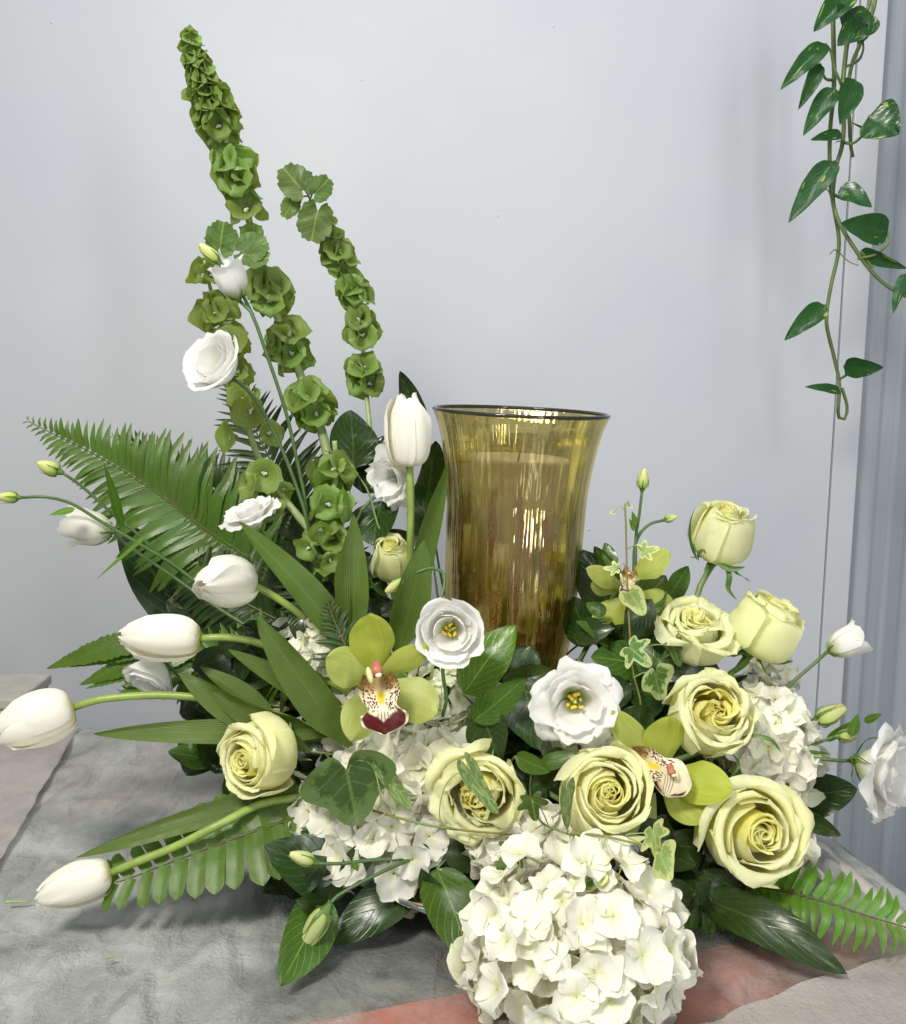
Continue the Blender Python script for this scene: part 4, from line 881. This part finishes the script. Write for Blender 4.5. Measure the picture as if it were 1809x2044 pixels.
# ================================================================== TULIPS
tulip('upright closed white tulip in front of the vase', 818, 932, 812, 793, 1.0, 1.0, 96, [(820, 1000, 1.0), (820, 1110, 1.0), (825, 1250, 1.0)],
      [(820, 1260, .99, 893, 922, .97, 44, 30, -.05), (795, 1300, .96, 848, 1078, .95, 74, 10, .04)], spin=20, seed=1, gape=.2)
tulip('white tulip turned to the viewer, blunt and ball shaped', 492, 1160, 398, 1168, .97, .90, 112, [(530, 1180, .98), (580, 1212, .98), (640, 1260, .99)],
      [(720, 1320, .97, 478, 1040, .95, 62, 22, .04)], spin=50, seed=2, gape=.0)
tulip('white tulip pointing left, third from the top', 400, 1275, 244, 1272, .95, .94, 98, [(450, 1272, .95), (520, 1285, .96), (600, 1330, .97)],
      [(700, 1490, .93, 512, 1230, .92, 76, -12, .04), (720, 1450, .96, 455, 1296, .94, 50, 10, .05)], spin=30, seed=3, gape=.06)
tulip('leftmost white tulip, its tip cut by the photo edge', 148, 1412, -8, 1466, .94, .91, 116, [(200, 1396, .94), (330, 1388, .95), (460, 1402, .95), (560, 1430, .96)],
      [(650, 1475, .95, 355, 1345, .94, 62, -30, .10, dict(wave=.1)), (680, 1465, .95, 187, 1466, .90, 52, 14, .03)], spin=40, seed=4, gape=.14)
tulip('lowest white tulip hanging over the grey tissue at the left', 222, 1742, 76, 1792, .86, .84, 92, [(270, 1722, .86), (350, 1690, .865), (440, 1645, .87), (540, 1600, .9)],
      [(650, 1560, .93, 150, 1713, .855, 46, 12, .03, dict(wave=.02))], spin=10, seed=5, gape=.06)
sprig('broad upright tulip blade left of the cream bud rose', [(706, 1290, .96, 706, 1025, .97, 56, 'tulip_leaf', 8, .02, dict(prof='tulip', cup=.4)), (690, 1290, .97, 690, 1070, .98, 34, 'tulip_leaf', -60, 0, dict(prof='tulip'))], None, 'tulip leaves', name='tulip_leaves')
sprig('long dark tulip blade lying behind the left rose', [(620, 1500, .93, 420, 1380, .93, 50, 'tulip_leaf', -20, .05, dict(prof='tulip')), (560, 1450, .95, 400, 1330, .96, 42, 'tulip_leaf', 30, .05, dict(prof='tulip'))], None, 'tulip leaves', name='tulip_leaves')

# ================================================================== ROSES
rose('cream rose at the lower left, turned to the left', 515, 1512, .9, ax(-.62, .2, 1), 96, [(600, 1560, .95)], .62, 24, seed=3, spin=20, loose=.6)
rose('tall pale cream rose bud behind the upright tulip stem', 782, 1112, 1.03, ax(.05, .95, .45), 56, [(790, 1220, 1.03), (790, 1300, 1.02)], .34, 18, seed=8, tall=1.25, spin=60, out='rose_green')
rose('yellow ruffled rose in the middle with a curled ivy leaf over it', 957, 1580, .86, ax(-.04, .15, 1), 94, [(990, 1660, .9)], .95, 30, seed=12, out='rose_out', flare=1.25, inn='rose_yellow', loose=1.6)
rose('cream rose front centre between ivy leaf and orchid', 1206, 1585, .83, ax(.08, .5, 1), 116, [(1200, 1640, .9)], .6, 26, seed=17, spin=80, loose=.6)
rose('yellow cream rose above the lower orchid, right of centre', 1416, 1428, .9, ax(.12, .65, 1), 100, [(1400, 1500, .96)], .72, 26, seed=23, spin=150, inn='rose_yellow', loose=1.2)
rose('largest cream rose at the lower right, spiral centre facing forward', 1500, 1660, .86, ax(.15, .32, 1), 118, [(1480, 1680, .92)], .9, 26, seed=31, spin=200, loose=.7)
rose('tallest cream rose standing upright at the right', 1443, 1060, 1.03, ax(.12, 1, .30), 76, [(1400, 1165, 1.03), (1375, 1230, 1.02)], .30, 20, seed=37, tall=1.25, spin=20, out='rose_green')
rose('cream rose tipping right, outer petal folded back', 1530, 1245, 1.0, ax(.45, .95, .12), 90, [(1480, 1330, 1.0)], .55, 18, seed=41, tall=1.1, spin=100, out='rose_green')
rose('pale ruffled rose seen from the side between two taller roses', 1385, 1262, 1.0, ax(.05, .95, .5), 78, [(1370, 1350, 1.0)], 1.0, 28, seed=47, spin=0, flare=1.3, out='rose_green', loose=1.6)
rose('half hidden pale rose behind the lower tulip leaves', 552, 1378, 1.02, ax(.2, .5, .9), 52, None, .8, 20, seed=53, out='rose_green', sep=False)

def long_sepals(root, P_list):
    for P, w_, tw in P_list: blade('sepal', [W(*p) for p in P], V((.4, -1, .3)), w_ * S(W(*P[0])), 'sepal', root, prof='tulip', nu=4, nv=24, fold=.5, twist=tw)
RS = {o['label'][:14]: o for o in bpy.data.objects if o.name.startswith('rose') and 'label' in o}
long_sepals(RS['yellow ruffled'], [([(985, 1672, .85), (1002, 1720, .83), (994, 1760, .80), (975, 1806, .775)], 20, 40), ([(1005, 1670, .85), (1015, 1700, .84), (1024, 1722, .83)], 12, 0)])
long_sepals(RS['yellow cream r'], [([(1465, 1478, .90), (1500, 1466, .88), (1540, 1476, .87), (1560, 1502, .87)], 13, 90), ([(1455, 1500, .9), (1468, 1515, .88), (1472, 1530, .87), (1458, 1552, .87)], 13, 30)])
long_sepals(RS['tallest cream '], [([(1392, 1118, 1.0), (1376, 1080, .99), (1376, 1045, .99), (1388, 1010, .985)], 13, 40), ([(1430, 1125, 1.0), (1460, 1136, .99), (1488, 1132, .985)], 14, 40), ([(1446, 1125, 1.0), (1456, 1150, .99), (1455, 1175, .99), (1472, 1198, .98)], 12, 90), ([(1395, 1120, 1.0), (1392, 1105, .98), (1404, 1098, .975), (1410, 1108, .975)], 11, 60)])
long_sepals(RS['cream rose tip'], [([(1500, 1310, 1.0), (1480, 1330, .99), (1462, 1345, .98)], 13, 30), ([(1510, 1308, 1.0), (1550, 1322, .98), (1585, 1320, .98)], 12, 40)])
long_sepals(RS['tall pale crea'], [([(775, 1190, 1.0), (748, 1175, .99), (735, 1150, .99)], 12, 40)])

# ================================================================== LISIANTHUS
lis('high white lisianthus facing left, below the small bud', 440, 735, .99, ax(-.45, .5, .75), 64, [(505, 790, 1.01), (560, 890, 1.02), (602, 1000, 1.02), (640, 1120, 1.02)], 'rosy', 15, 3, stam=False)
lis('half-open white lisianthus highest on its stem', 462, 560, 1.03, ax(-.32, .95, .25), 52, [(500, 620, 1.03), (530, 700, 1.03), (573, 830, 1.03), (600, 950, 1.03), (640, 1100, 1.03)], 'cup', 10, 5, stam=False)
bud('pale lisianthus bud beside the highest half-open bloom', 438, 524, 398, 488, 1.03, 26, [(452, 540, 1.03), (480, 580, 1.04), (505, 630, 1.04)], seed=2)
lis('fan shaped white lisianthus seen from the side among the ferns', 508, 1042, 1.0, ax(-.35, .95, .25), 50, [(560, 1110, 1.01), (610, 1180, 1.01)], 'fan', 0, 7, stam=False)
lis('fading white lisianthus turned away at the far left', 182, 1055, 1.04, ax(-.85, .1, -.15), 60, [(250, 1085, 1.05), (330, 1140, 1.05), (430, 1210, 1.04), (560, 1290, 1.02)], 'cup', 0, 9, 'lis_pale', stam=False)
bud('yellow green lisianthus bud below the fern tip at upper left', 120, 942, 75, 925, 1.02, 30, [(165, 972, 1.03), (235, 1035, 1.04), (270, 1062, 1.04), (340, 1125, 1.05), (450, 1200, 1.04)], seed=3, extra=[(246, 1055, 1.03, 208, 925, 1.0, 20)])
bud('thin lisianthus bud cut by the left photo edge', 38, 993, -8, 992, 1.0, 22, [(90, 992, 1.0), (140, 1004, 1.01), (200, 1040, 1.02), (260, 1075, 1.03), (350, 1130, 1.04), (450, 1210, 1.04)], seed=4, extra=[(150, 1015, 1.0, 98, 1028, .99, 14), (300, 1062, 1.0, 190, 1158, .99, 8)])
lis('crumpled white lisianthus hanging behind the upright tulip', 792, 952, 1.04, ax(-.6, -.2, .8), 58, [(750, 990, 1.06), (715, 1030, 1.05), (700, 1120, 1.03)], 'open', 20, 11, stam=False)
lis('round white lisianthus with yellow centre left below the vase', 898, 1258, .9, ax(.0, .12, 1), 66, [(884, 1340, .93), (892, 1395, .93), (885, 1450, .94)], 'rosy', 40, 13)
lis('ragged white lisianthus with yellow centre below the vase', 1147, 1398, .9, ax(-.02, .1, 1), 88, [(1155, 1480, .93), (1160, 1560, .94)], 'open', 10, 15)
lis('white lisianthus hidden under the third tulip', 308, 1340, .98, ax(-.3, -.6, .6), 54, [(360, 1350, 1.0)], 'rosy', 0, 17, stam=False)
lis('small half-open white lisianthus on a long stem at the right', 1688, 1283, .98, ax(.8, .5, .1), 50, [(1640, 1312, .98), (1590, 1355, .98), (1540, 1396, .98)], 'cup', 0, 19, stam=False, sepal_len=1.0)
lis('white lisianthus facing right at the right photo edge', 1748, 1530, .93, ax(.7, .02, .7), 98, [(1680, 1519, .94), (1620, 1513, .95), (1560, 1514, .96)], 'open', 35, 21, stam=False)
bud('green bud right of the hydrangea on a short thick stem', 1628, 1440, 1688, 1412, .98, 38, [(1600, 1460, .98), (1560, 1480, .98)], seed=6, extra=[(1650, 1480, .97, 1700, 1440, .97, 16)])
bud('small green bud touching the white lisianthus at the right edge', 1672, 1470, 1712, 1468, .96, 26, [(1640, 1480, .96), (1600, 1498, .96), (1560, 1510, .97)], seed=7, extra=[(1700, 1470, .95, 1712, 1425, .95, 22), (1725, 1440, .96, 1762, 1425, .96, 16), (1600, 1500, .95, 1660, 1505, .95, 8)])
bud('upright green bud right of the vase', 1282, 978, 1286, 935, 1.06, 22, [(1276, 1030, 1.06), (1270, 1070, 1.06), (1268, 1140, 1.05)], seed=8, extra=[(1270, 1050, 1.05, 1262, 1020, 1.05, 12), (1268, 1060, 1.05, 1256, 1035, 1.05, 10)])
bud('tiny curved bud right of the upright green bud', 1326, 1038, 1352, 1030, 1.06, 16, [(1300, 1045, 1.06), (1280, 1062, 1.06), (1268, 1090, 1.06), (1266, 1140, 1.05)], seed=9)
bud('green bud on a looping stem in front of the tall cream bud rose', 812, 1155, 770, 1182, .95, 24, [(832, 1143, .95), (862, 1134, .95), (885, 1145, .95), (886, 1175, .94), (872, 1215, .93), (868, 1260, .93)], seed=10)
bud('small yellow bud lying on the dark leaf at lower left', 630, 1722, 578, 1705, .815, 28, [(680, 1724, .82), (740, 1717, .83), (800, 1715, .84), (850, 1712, .86)], seed=11, extra=[(705, 1722, .81, 715, 1740, .81, 14)])
bud('big pale yellow bud hanging over the lowest pointed leaf', 655, 1812, 600, 1900, .795, 44, [(672, 1790, .80), (720, 1762, .81), (790, 1728, .83), (850, 1705, .86)], seed=12)

# ================================================================== ORCHIDS
def lip_mat(nm, thr):
    n = NT(nm); u, v, uv = n.uv(); wu = n.math('ABSOLUTE', n.math('SUBTRACT', u, .5))
    wob = n.math('MULTIPLY', n.math('SUBTRACT', n.noise(n.mapping(uv, (6, 6, 1)), 1.5, 4), .5), .16)
    col = n.mix(n.mapr(v, .1, .45), C('d8c690'), C('eee2c4'))
    sp_ = n.vor(n.mapping(uv, (19, 24, 1)), 1.0); spots = n.math('MULTIPLY', n.mapr(sp_, .42, .50, 1, 0), n.math('MULTIPLY', n.mapr(wu, .08, .15), n.mapr(v, .58, .64, 1, 0)))
    col = n.mix(spots, col, C('521320'))
    yl = n.math('MULTIPLY', n.mapr(wu, .12, .05), n.math('MULTIPLY', n.mapr(v, .18, .3), n.mapr(v, .52, .44))); col = n.mix(yl, col, C('e8cf3a'))
    col = n.mix(n.math('MULTIPLY', n.mapr(v, .3, .12), .8), col, C('8f6a2c'))
    bg1 = n.math('ADD', v, wob); burg = n.math('MULTIPLY', n.mapr(n.math('ADD', bg1, n.math('MULTIPLY', wu, .5)), thr, thr + .05), n.mapr(n.math('ADD', v, n.math('MULTIPLY', wu, .28)), 1.06, 1.02)); burg = n.math('MULTIPLY', burg, n.mapr(wu, .46, .43))
    ln = n.math('MULTIPLY', n.mapr(n.math('ABSOLUTE', n.math('SUBTRACT', n.math('FRACT', n.math('MULTIPLY', u, 14)), .5)), .1, .18, 1, 0), n.math('MULTIPLY', n.mapr(v, .6, .66), n.mapr(wu, .16, .12)))
    col = n.mix(n.math('MAXIMUM', burg, n.math('MULTIPLY', ln, .8)), col, n.mix(n.mapr(n.noise(uv, 40, 3), .4, .7), C('561419'), C('76262a')))
    return n.fin(n.bsdf(col, .45, n.bump(n.noise(n.mapping(uv, (30, 6, 1)), 1, 2), .2, .001)), .18, col)
M['lip'] = lip_mat('orchid_lip', .76); M['lip_speckled'] = lip_mat('orchid_lip_speckled', 1.02)
M['column'] = plain_mat('orchid_column', 'b8705a', .4, 60, .1, .1); M['cap'] = plain_mat('anther_cap', 'f1e9c8', .4, 60, .05, .1); M['lobe'] = plain_mat('lip_side_lobe', 'e6dfa2', .45, 80, .08, .1)
def blob(name, c, d, r, l, mat, root):
    d = d.normalized(); q = d.to_track_quat('Z', 'Y').to_matrix(); vs = []; fs = []; o = wloc(root)
    for i in range(9):
        t = pi * i / 8
        for k in range(14): a = 2 * pi * k / 14; vs.append(c + q @ V((r * sin(t) * cos(a), r * sin(t) * sin(a), -l * cos(t))) - o)
    for i in range(8):
        for k in range(14): a = i * 14 + k; b = i * 14 + (k + 1) % 14; fs.append((a, b, b + 14, a + 14))
    return mk(name, vs, fs, mat, root)
def orchid(label, pets, lip, lipw, col_, capp, Y, roll=0, column=True, stem=None, lipk={}):
    c = W(*lip[0]); r = thing('orchid', label, 'orchid', c, 'green cymbidium orchids')
    for i, (bx, by, tx, ty, dY, w_, rl, bd) in enumerate(pets):
        pleaf(r, bx, by, Y + .012, tx, ty, Y + dY, w_, 'orchid', rl, bd, name='petal', prof='orchid', nu=10, nv=18, cup=-.22, wave=.02, wk=1.3, seed=i * 1.3)
    pts = [W(*p) for p in lip]; s = S(c); t = (pts[-1] - pts[0]).normalized(); n_ = V((lipk.get('nx', 0), -1, .25))
    C_ = crom(pts, 26); fr = frames(C_, n_); vs = []; uvv = []; fs = []; o = wloc(r); nu = 18
    for i, c_ in enumerate(C_):
        v = i / 26; tt, nn, b = fr[i]; wv = lipw * .5 * s * (.62 + .25 * sin(pi * min(1, v / .45)) - .14 * exp(-((v - .52) / .07) ** 2) + .24 * exp(-((v - .78) / .2) ** 2)) * (1 if v < .84 else sqrt(max(0.001, 1 - ((v - .84) / .165) ** 2)))
        side = max(0, 1 - v / .6)
        for j in range(nu + 1):
            u_ = -1 + 2 * j / nu; h = wv * (1.0 * side * u_ * u_ - .35 * (1 - side) * u_ * u_); fr_ = max(abs(u_) ** 6, max(0, v - .86) * 5)
            h += .14 * wv * fr_ * sin(v * 34 + u_ * 9) * (1 if v > .5 else .3)
            vs.append(c_ + b * (u_ * wv * (1 - .25 * side * u_ * u_)) + nn * h - o); uvv.append((j / nu, v))
    for i in range(26):
        for j in range(nu): a = i * (nu + 1) + j; fs.append((a, a + 1, a + nu + 2, a + nu + 1))
    mk('lip', vs, fs, lipk.get('mat', 'lip'), r, uvv)
    if column:
        x, y, yy, dx, dy, sz = col_; a = W(x, y, yy); k = S(a) * sz; d = V((dx, -1.2, -dy)).normalized()
        cl = tube('column', [a - d * k * .7, a - d * k * .3, a + d * k * .1, a + d * k * .4], k * .52, k * .62, 'column', r, 12, 12)
        blob('column_tip', a + d * k * .4, d, k * .62, k * .5, 'column', r)
        blob('anther_cap', a + d * k * .35 + V((k * .2, -k * .42, -k * .28)), V((1, -.3, .2)), k * .26, k * .36, 'cap', r)
        x, y, yy, dx, dy, l_ = capp; blob('side_lobe', W(x, y, yy), V((dx, -.2, -dy)), l_ * .38 * S(a), l_ * S(a), 'lobe', r)
    tube('stem', [c + V((0, .012, 0)), c + V((0, .04, -.02)), foamp()], .003, .003, 'stem', r)
    return r
orchid('big green orchid left of centre with burgundy tipped lip',
       [(752, 1345, 735, 1226, -.005, 92, 0, -.04), (762, 1345, 862, 1288, .0, 52, 25, .05), (744, 1352, 652, 1312, -.005, 82, 10, -.03), (748, 1375, 700, 1480, -.01, 78, -15, -.05), (772, 1368, 874, 1424, -.012, 92, 5, -.06)],
       [(756, 1352, .878), (760, 1385, .868), (764, 1420, .852), (768, 1466, .850)], 112, (752, 1335, .865, .12, .45, 20), (738, 1348, .853, .25, 1, 17), .885)
orchid('lower right green orchid turned sideways between cream roses',
       [(1310, 1540, 1222, 1418, .01, 62, 0, -.02), (1320, 1530, 1338, 1430, .0, 78, 20, -.05), (1335, 1545, 1462, 1578, -.035, 88, -12, .04), (1325, 1560, 1412, 1640, -.03, 78, -8, -.03), (1300, 1580, 1240, 1722, .01, 74, 0, -.03)],
       [(1262, 1510, .87), (1300, 1528, .858), (1335, 1545, .846), (1328, 1590, .842)], 92, (1340, 1538, .84, .1, .5, 14), (1350, 1545, .838, .3, 1, 13), .868, lipk=dict(nx=-.3, mat='lip_speckled'))
orchid('small green orchid half hidden right of the vase',
       [(1240, 1170, 1170, 1135, -.01, 40, 20, .05), (1265, 1150, 1338, 1100, 0, 56, -25, .04), (1235, 1180, 1180, 1165, 0, 40, -20, .03), (1250, 1195, 1185, 1260, .0, 62, 10, .02), (1270, 1190, 1350, 1215, .01, 56, 0, .03)],
       [(1255, 1140, 1.005), (1254, 1160, .998), (1256, 1180, .99), (1240, 1192, .99)], 46, (1252, 1140, .995, .1, .4, 8), (1240, 1150, .99, .2, 1, 6), 1.01)

# ================================================================== IVY
def ivy(label, stem, leaves, smat='stem_brown', r=.0013, foam=False):
    a = W(*stem[0]); rt = thing('ivy_vine', label, 'ivy', a, 'trailing ivy')
    tube('stem', [W(*p) for p in stem] + ([foamp()] if foam else []), r * .7, r, smat, rt, 6, 50, knob=.25); SP = crom([W(*p) for p in stem], 60)
    for i, (x, y, Y, dx, dy, sz, mt, tilt, kk) in enumerate(leaves):
        k = dict(lobes='ivy', cup=.12, fold=.0, seed=i * 1.7 + x * .01); pet = kk.pop('pet', None); k.update(kk)
        lf = pfan(rt, x, y, Y, dx, dy, sz, mt, tilt, **k); c = W(x, y, Y); q = min(SP, key=lambda p: (p - c).length)
        P = [q] + [W(*p) for p in (pet or [])] + [c]
        if not pet: P = [q, q.lerp(c, .5) + V((0, -.003, .006)), c]
        tube('petiole', P, .0007, .0005, 'stem_pale', rt, 5, 16)
    return rt
ivy('thin bare topped ivy stem rising right of the vase with variegated leaves', [(1248, 1005, .97), (1250, 1060, .97), (1252, 1150, .965), (1256, 1240, .96), (1262, 1330, .955), (1272, 1430, .95)],
    [(1285, 1100, .96, 1, -.1, 34, 'ivy_pale', (.3, .5), {}), (1230, 1135, .96, -1, .1, 26, 'ivy_pale', (0, .8), {}), (1262, 1190, .95, .7, 1, 46, 'ivy_pale', (-.4, .2), dict(lobes='heart')), (1262, 1296, .95, .75, .7, 54, 'ivy_var', (-.2, .3), {}), (1310, 1350, .95, .2, 1, 50, 'ivy_var', (.7, .1), dict(lobes='ivy3')),
     (1225, 1023, .97, -1, 0, 8, 'ivy_pale', (0, .2), dict(lobes='heart')), (1256, 1010, .97, 1, .4, 8, 'ivy_pale', (0, .2), dict(lobes='heart')), (1345, 1290, .97, .3, .9, 44, 'ivy', (.2, .3), {})], foam=True)
ivy('trailing ivy vine in front of the hydrangea with one large lobed leaf', [(1050, 1668, .83), (1000, 1664, .83), (950, 1660, .83), (870, 1650, .83), (800, 1634, .84), (745, 1618, .86)],
    [(694, 1548, .83, .15, 1, 108, 'ivy', (0, .3), dict(lobes='ivy3', cup=.1, pet=[(760, 1590, .83), (740, 1525, .835), (705, 1520, .83)])), (660, 1580, .86, -1, .15, 72, 'ivy', (0, .9), dict(lobes='heart')),
     (770, 1545, .84, .6, 1, 90, 'ivy_mottle', (1.0, .2), dict(lobes='heart', asp=.5, pet=[(790, 1610, .84), (745, 1520, .85)])), (940, 1545, .80, .55, 1, 96, 'ivy_mottle', (.85, .0), dict(lobes='heart', asp=.5, pet=[(880, 1640, .82), (885, 1580, .81), (910, 1545, .80)]))])
ivy('short ivy piece between the yellow rose and the front cream rose', [(1170, 1675, .8), (1120, 1660, .81), (1080, 1640, .83), (1060, 1600, .85)],
    [(1062, 1598, .81, .2, 1, 46, 'salal', (0, .1), dict(cup=-.05)), (1132, 1585, .79, -.05, 1, 74, 'ivy_mottle', (1.0, .1), dict(lobes='heart', asp=.6)), (1030, 1700, .81, -.6, .6, 50, 'ivy', (.3, .2), {}), (1150, 1700, .78, .6, .5, 54, 'ivy', (-.2, .5), {})], foam=True)
ivy('pale variegated ivy tip hanging over the front hydrangea', [(1315, 1696, .76), (1260, 1682, .765), (1200, 1668, .775), (1140, 1664, .79)],
    [(1305, 1662, .755, .15, 1, 62, 'ivy_pale', (.7, .2), dict(pet=[(1250, 1668, .765)])), (1322, 1712, .75, .35, 1, 54, 'ivy_pale', (.8, .3), dict(lobes='ivy3')), (1190, 1740, .745, -1, .35, 62, 'ivy_pale', (.0, .95), dict(lobes='heart')), (1170, 1760, .735, .9, -.05, 46, 'ivy_var', (0, .9), dict(lobes='heart'))])

# long twisted rose sepals hanging free
def loose(label, P, w_, nm='hanging_sepal'):
    r = thing(nm, label, 'rose sepal', W(*P[0])); blade('sepal', [W(*p) for p in P], V((.4, -1, .3)), w_ * S(W(*P[0])), 'sepal', r, prof='tulip', nu=4, nv=24, fold=.5, twist=60)

# ================================================================== POTHOS
def Z(x, y): return 1456 + x * .445, y * .445
PY = 1.45
def pothos(label, stem, leaves, extra=()):
    P = [W(*Z(x, y), PY + dy) for x, y, dy in stem]; rt = thing('pothos_vine', label, 'pothos', P[0], 'pothos vines hanging from above')
    tube('stem', P, .0034, .0026, 'stem', rt, 8, 70, knob=.12)
    for e in extra: tube('aerial_root', [W(*Z(x, y), PY + dy) for x, y, dy in e], .0012, .0007, 'stem_brown', rt, 5, 8)
    for i, (pb, b, t, wz, roll, bend, *kk) in enumerate(leaves):
        k = dict(prof='pothos', nu=10, nv=20, cup=.1, fold=.12, wave=.02, seed=i * 2.1 + wz); k.update(kk[0] if kk else {})
        bx, by = Z(*b[:2]); tx, ty = Z(*t[:2]); dY = b[2] if len(b) > 2 else -.02; tY = t[2] if len(t) > 2 else -.04
        pleaf(rt, bx, by, PY + dY, tx, ty, PY + tY, wz * .445, 'pothos', roll, bend, **k)
        Q = [W(*Z(x, y), PY + dy) for x, y, dy in pb] + [W(bx, by, PY + dY)]
        tube('petiole', Q, .0024, .0015, 'stem', rt, 6, 14)
pothos('pothos vine that swings out to the right photo edge', [(540, -60, 0), (540, 100, 0), (522, 250, 0), (510, 380, 0), (514, 560, 0), (505, 660, 0), (482, 740, 0), (466, 900, 0), (500, 1010, -.01), (560, 1110, -.02), (640, 1220, -.02), (720, 1290, -.02), (830, 1345, -.02)],
       [([(508, 390, 0), (470, 300, -.01), (455, 230, -.01)], (432, 195), (230, 402), 92, 20, .03), ([(515, 640, 0), (560, 640, -.02)], (625, 585), (540, 545), 10, 0, 0), ([(482, 740, 0), (476, 725, -.01)], (470, 722), (266, 1000), 112, 18, .03),
        ([(466, 870, 0), (520, 895, -.01), (545, 888, -.02)], (500, 838), (640, 930), 84, -25, .05), ([(575, 1160, -.02), (660, 1140, -.03), (712, 1090, -.04)], (712, 1040), (500, 1000), 138, 10, .0), ([(640, 1200, -.02)], (590, 1122), (800, 1205), 62, 30, .04), ([(790, 1320, -.02)], (795, 1225), (735, 1405), 56, 30, .02)],
       [[(466, 905, 0), (440, 850, -.01), (418, 852, -.01)], [(516, 640, 0), (490, 632, 0), (478, 640, 0)]])
pothos('longest pothos vine, its end looped below the last leaves', [(465, -60, .02), (466, 100, .02), (470, 380, .02), (452, 600, .02), (455, 830, .02), (490, 1050, .02), (490, 1130, .02), (455, 1290, .02), (436, 1440, .02), (470, 1600, .02), (494, 1720, .02), (490, 1868, .02), (515, 1882, .02), (530, 1830, .02), (506, 1740, .02)],
       [([(470, 360, .02), (430, 350, .0)], (408, 285), (310, 492), 72, -10, .06), ([(455, 480, .02), (480, 430, .0)], (474, 395), (332, 608), 96, 15, .03), ([(452, 610, .02)], (505, 600), (364, 628), 52, 30, .02), ([(436, 1400, .02)], (430, 1368), (247, 1528), 96, 12, .04),
        ([(494, 1700, .02), (525, 1680, .0)], (515, 1640), (692, 1648), 92, 25, .06), ([(494, 1730, .02)], (498, 1755), (338, 1735), 44, 30, .05), ([(478, 20, .02)], (545, -40), (378, 142), 120, 15, .03)],
       [[(490, 1130, .02), (470, 1120, .01), (450, 1142, .01)], [(492, 1130, .02), (540, 1175, .0), (580, 1190, -.01)]])
pothos('short pothos vine at the back with a heart shaped leaf beside the trim', [(665, -60, .04), (640, 60, .04), (590, 190, .04), (550, 290, .04), (535, 400, .04), (540, 560, .04), (545, 650, .04), (555, 705, .04)],
       [([(600, 180, .04), (605, 150, .0)], (640, 60), (484, 205), 150, 10, .0), ([(520, 640, .02), (560, 640, -.02), (600, 600, -.04)], (628, 520, -.06), (762, 600, -.08), 190, -20, .02, dict(prof='pothos')), ([(540, 380, .04)], (560, 355), (495, 560), 110, -20, .02), ([(520, 300, .03), (580, 270, .0), (602, 220, -.02)], (600, 190), (570, 60), 60, 40, .02)])
pothos('pothos leaf at the very top hanging over the thin vine', [(600, -80, .0), (628, -20, .0), (625, 30, .0), (590, 100, .0), (560, 125, .0)], [([(560, 125, .0)], (540, 120), (480, 10), 60, 40, .02)])
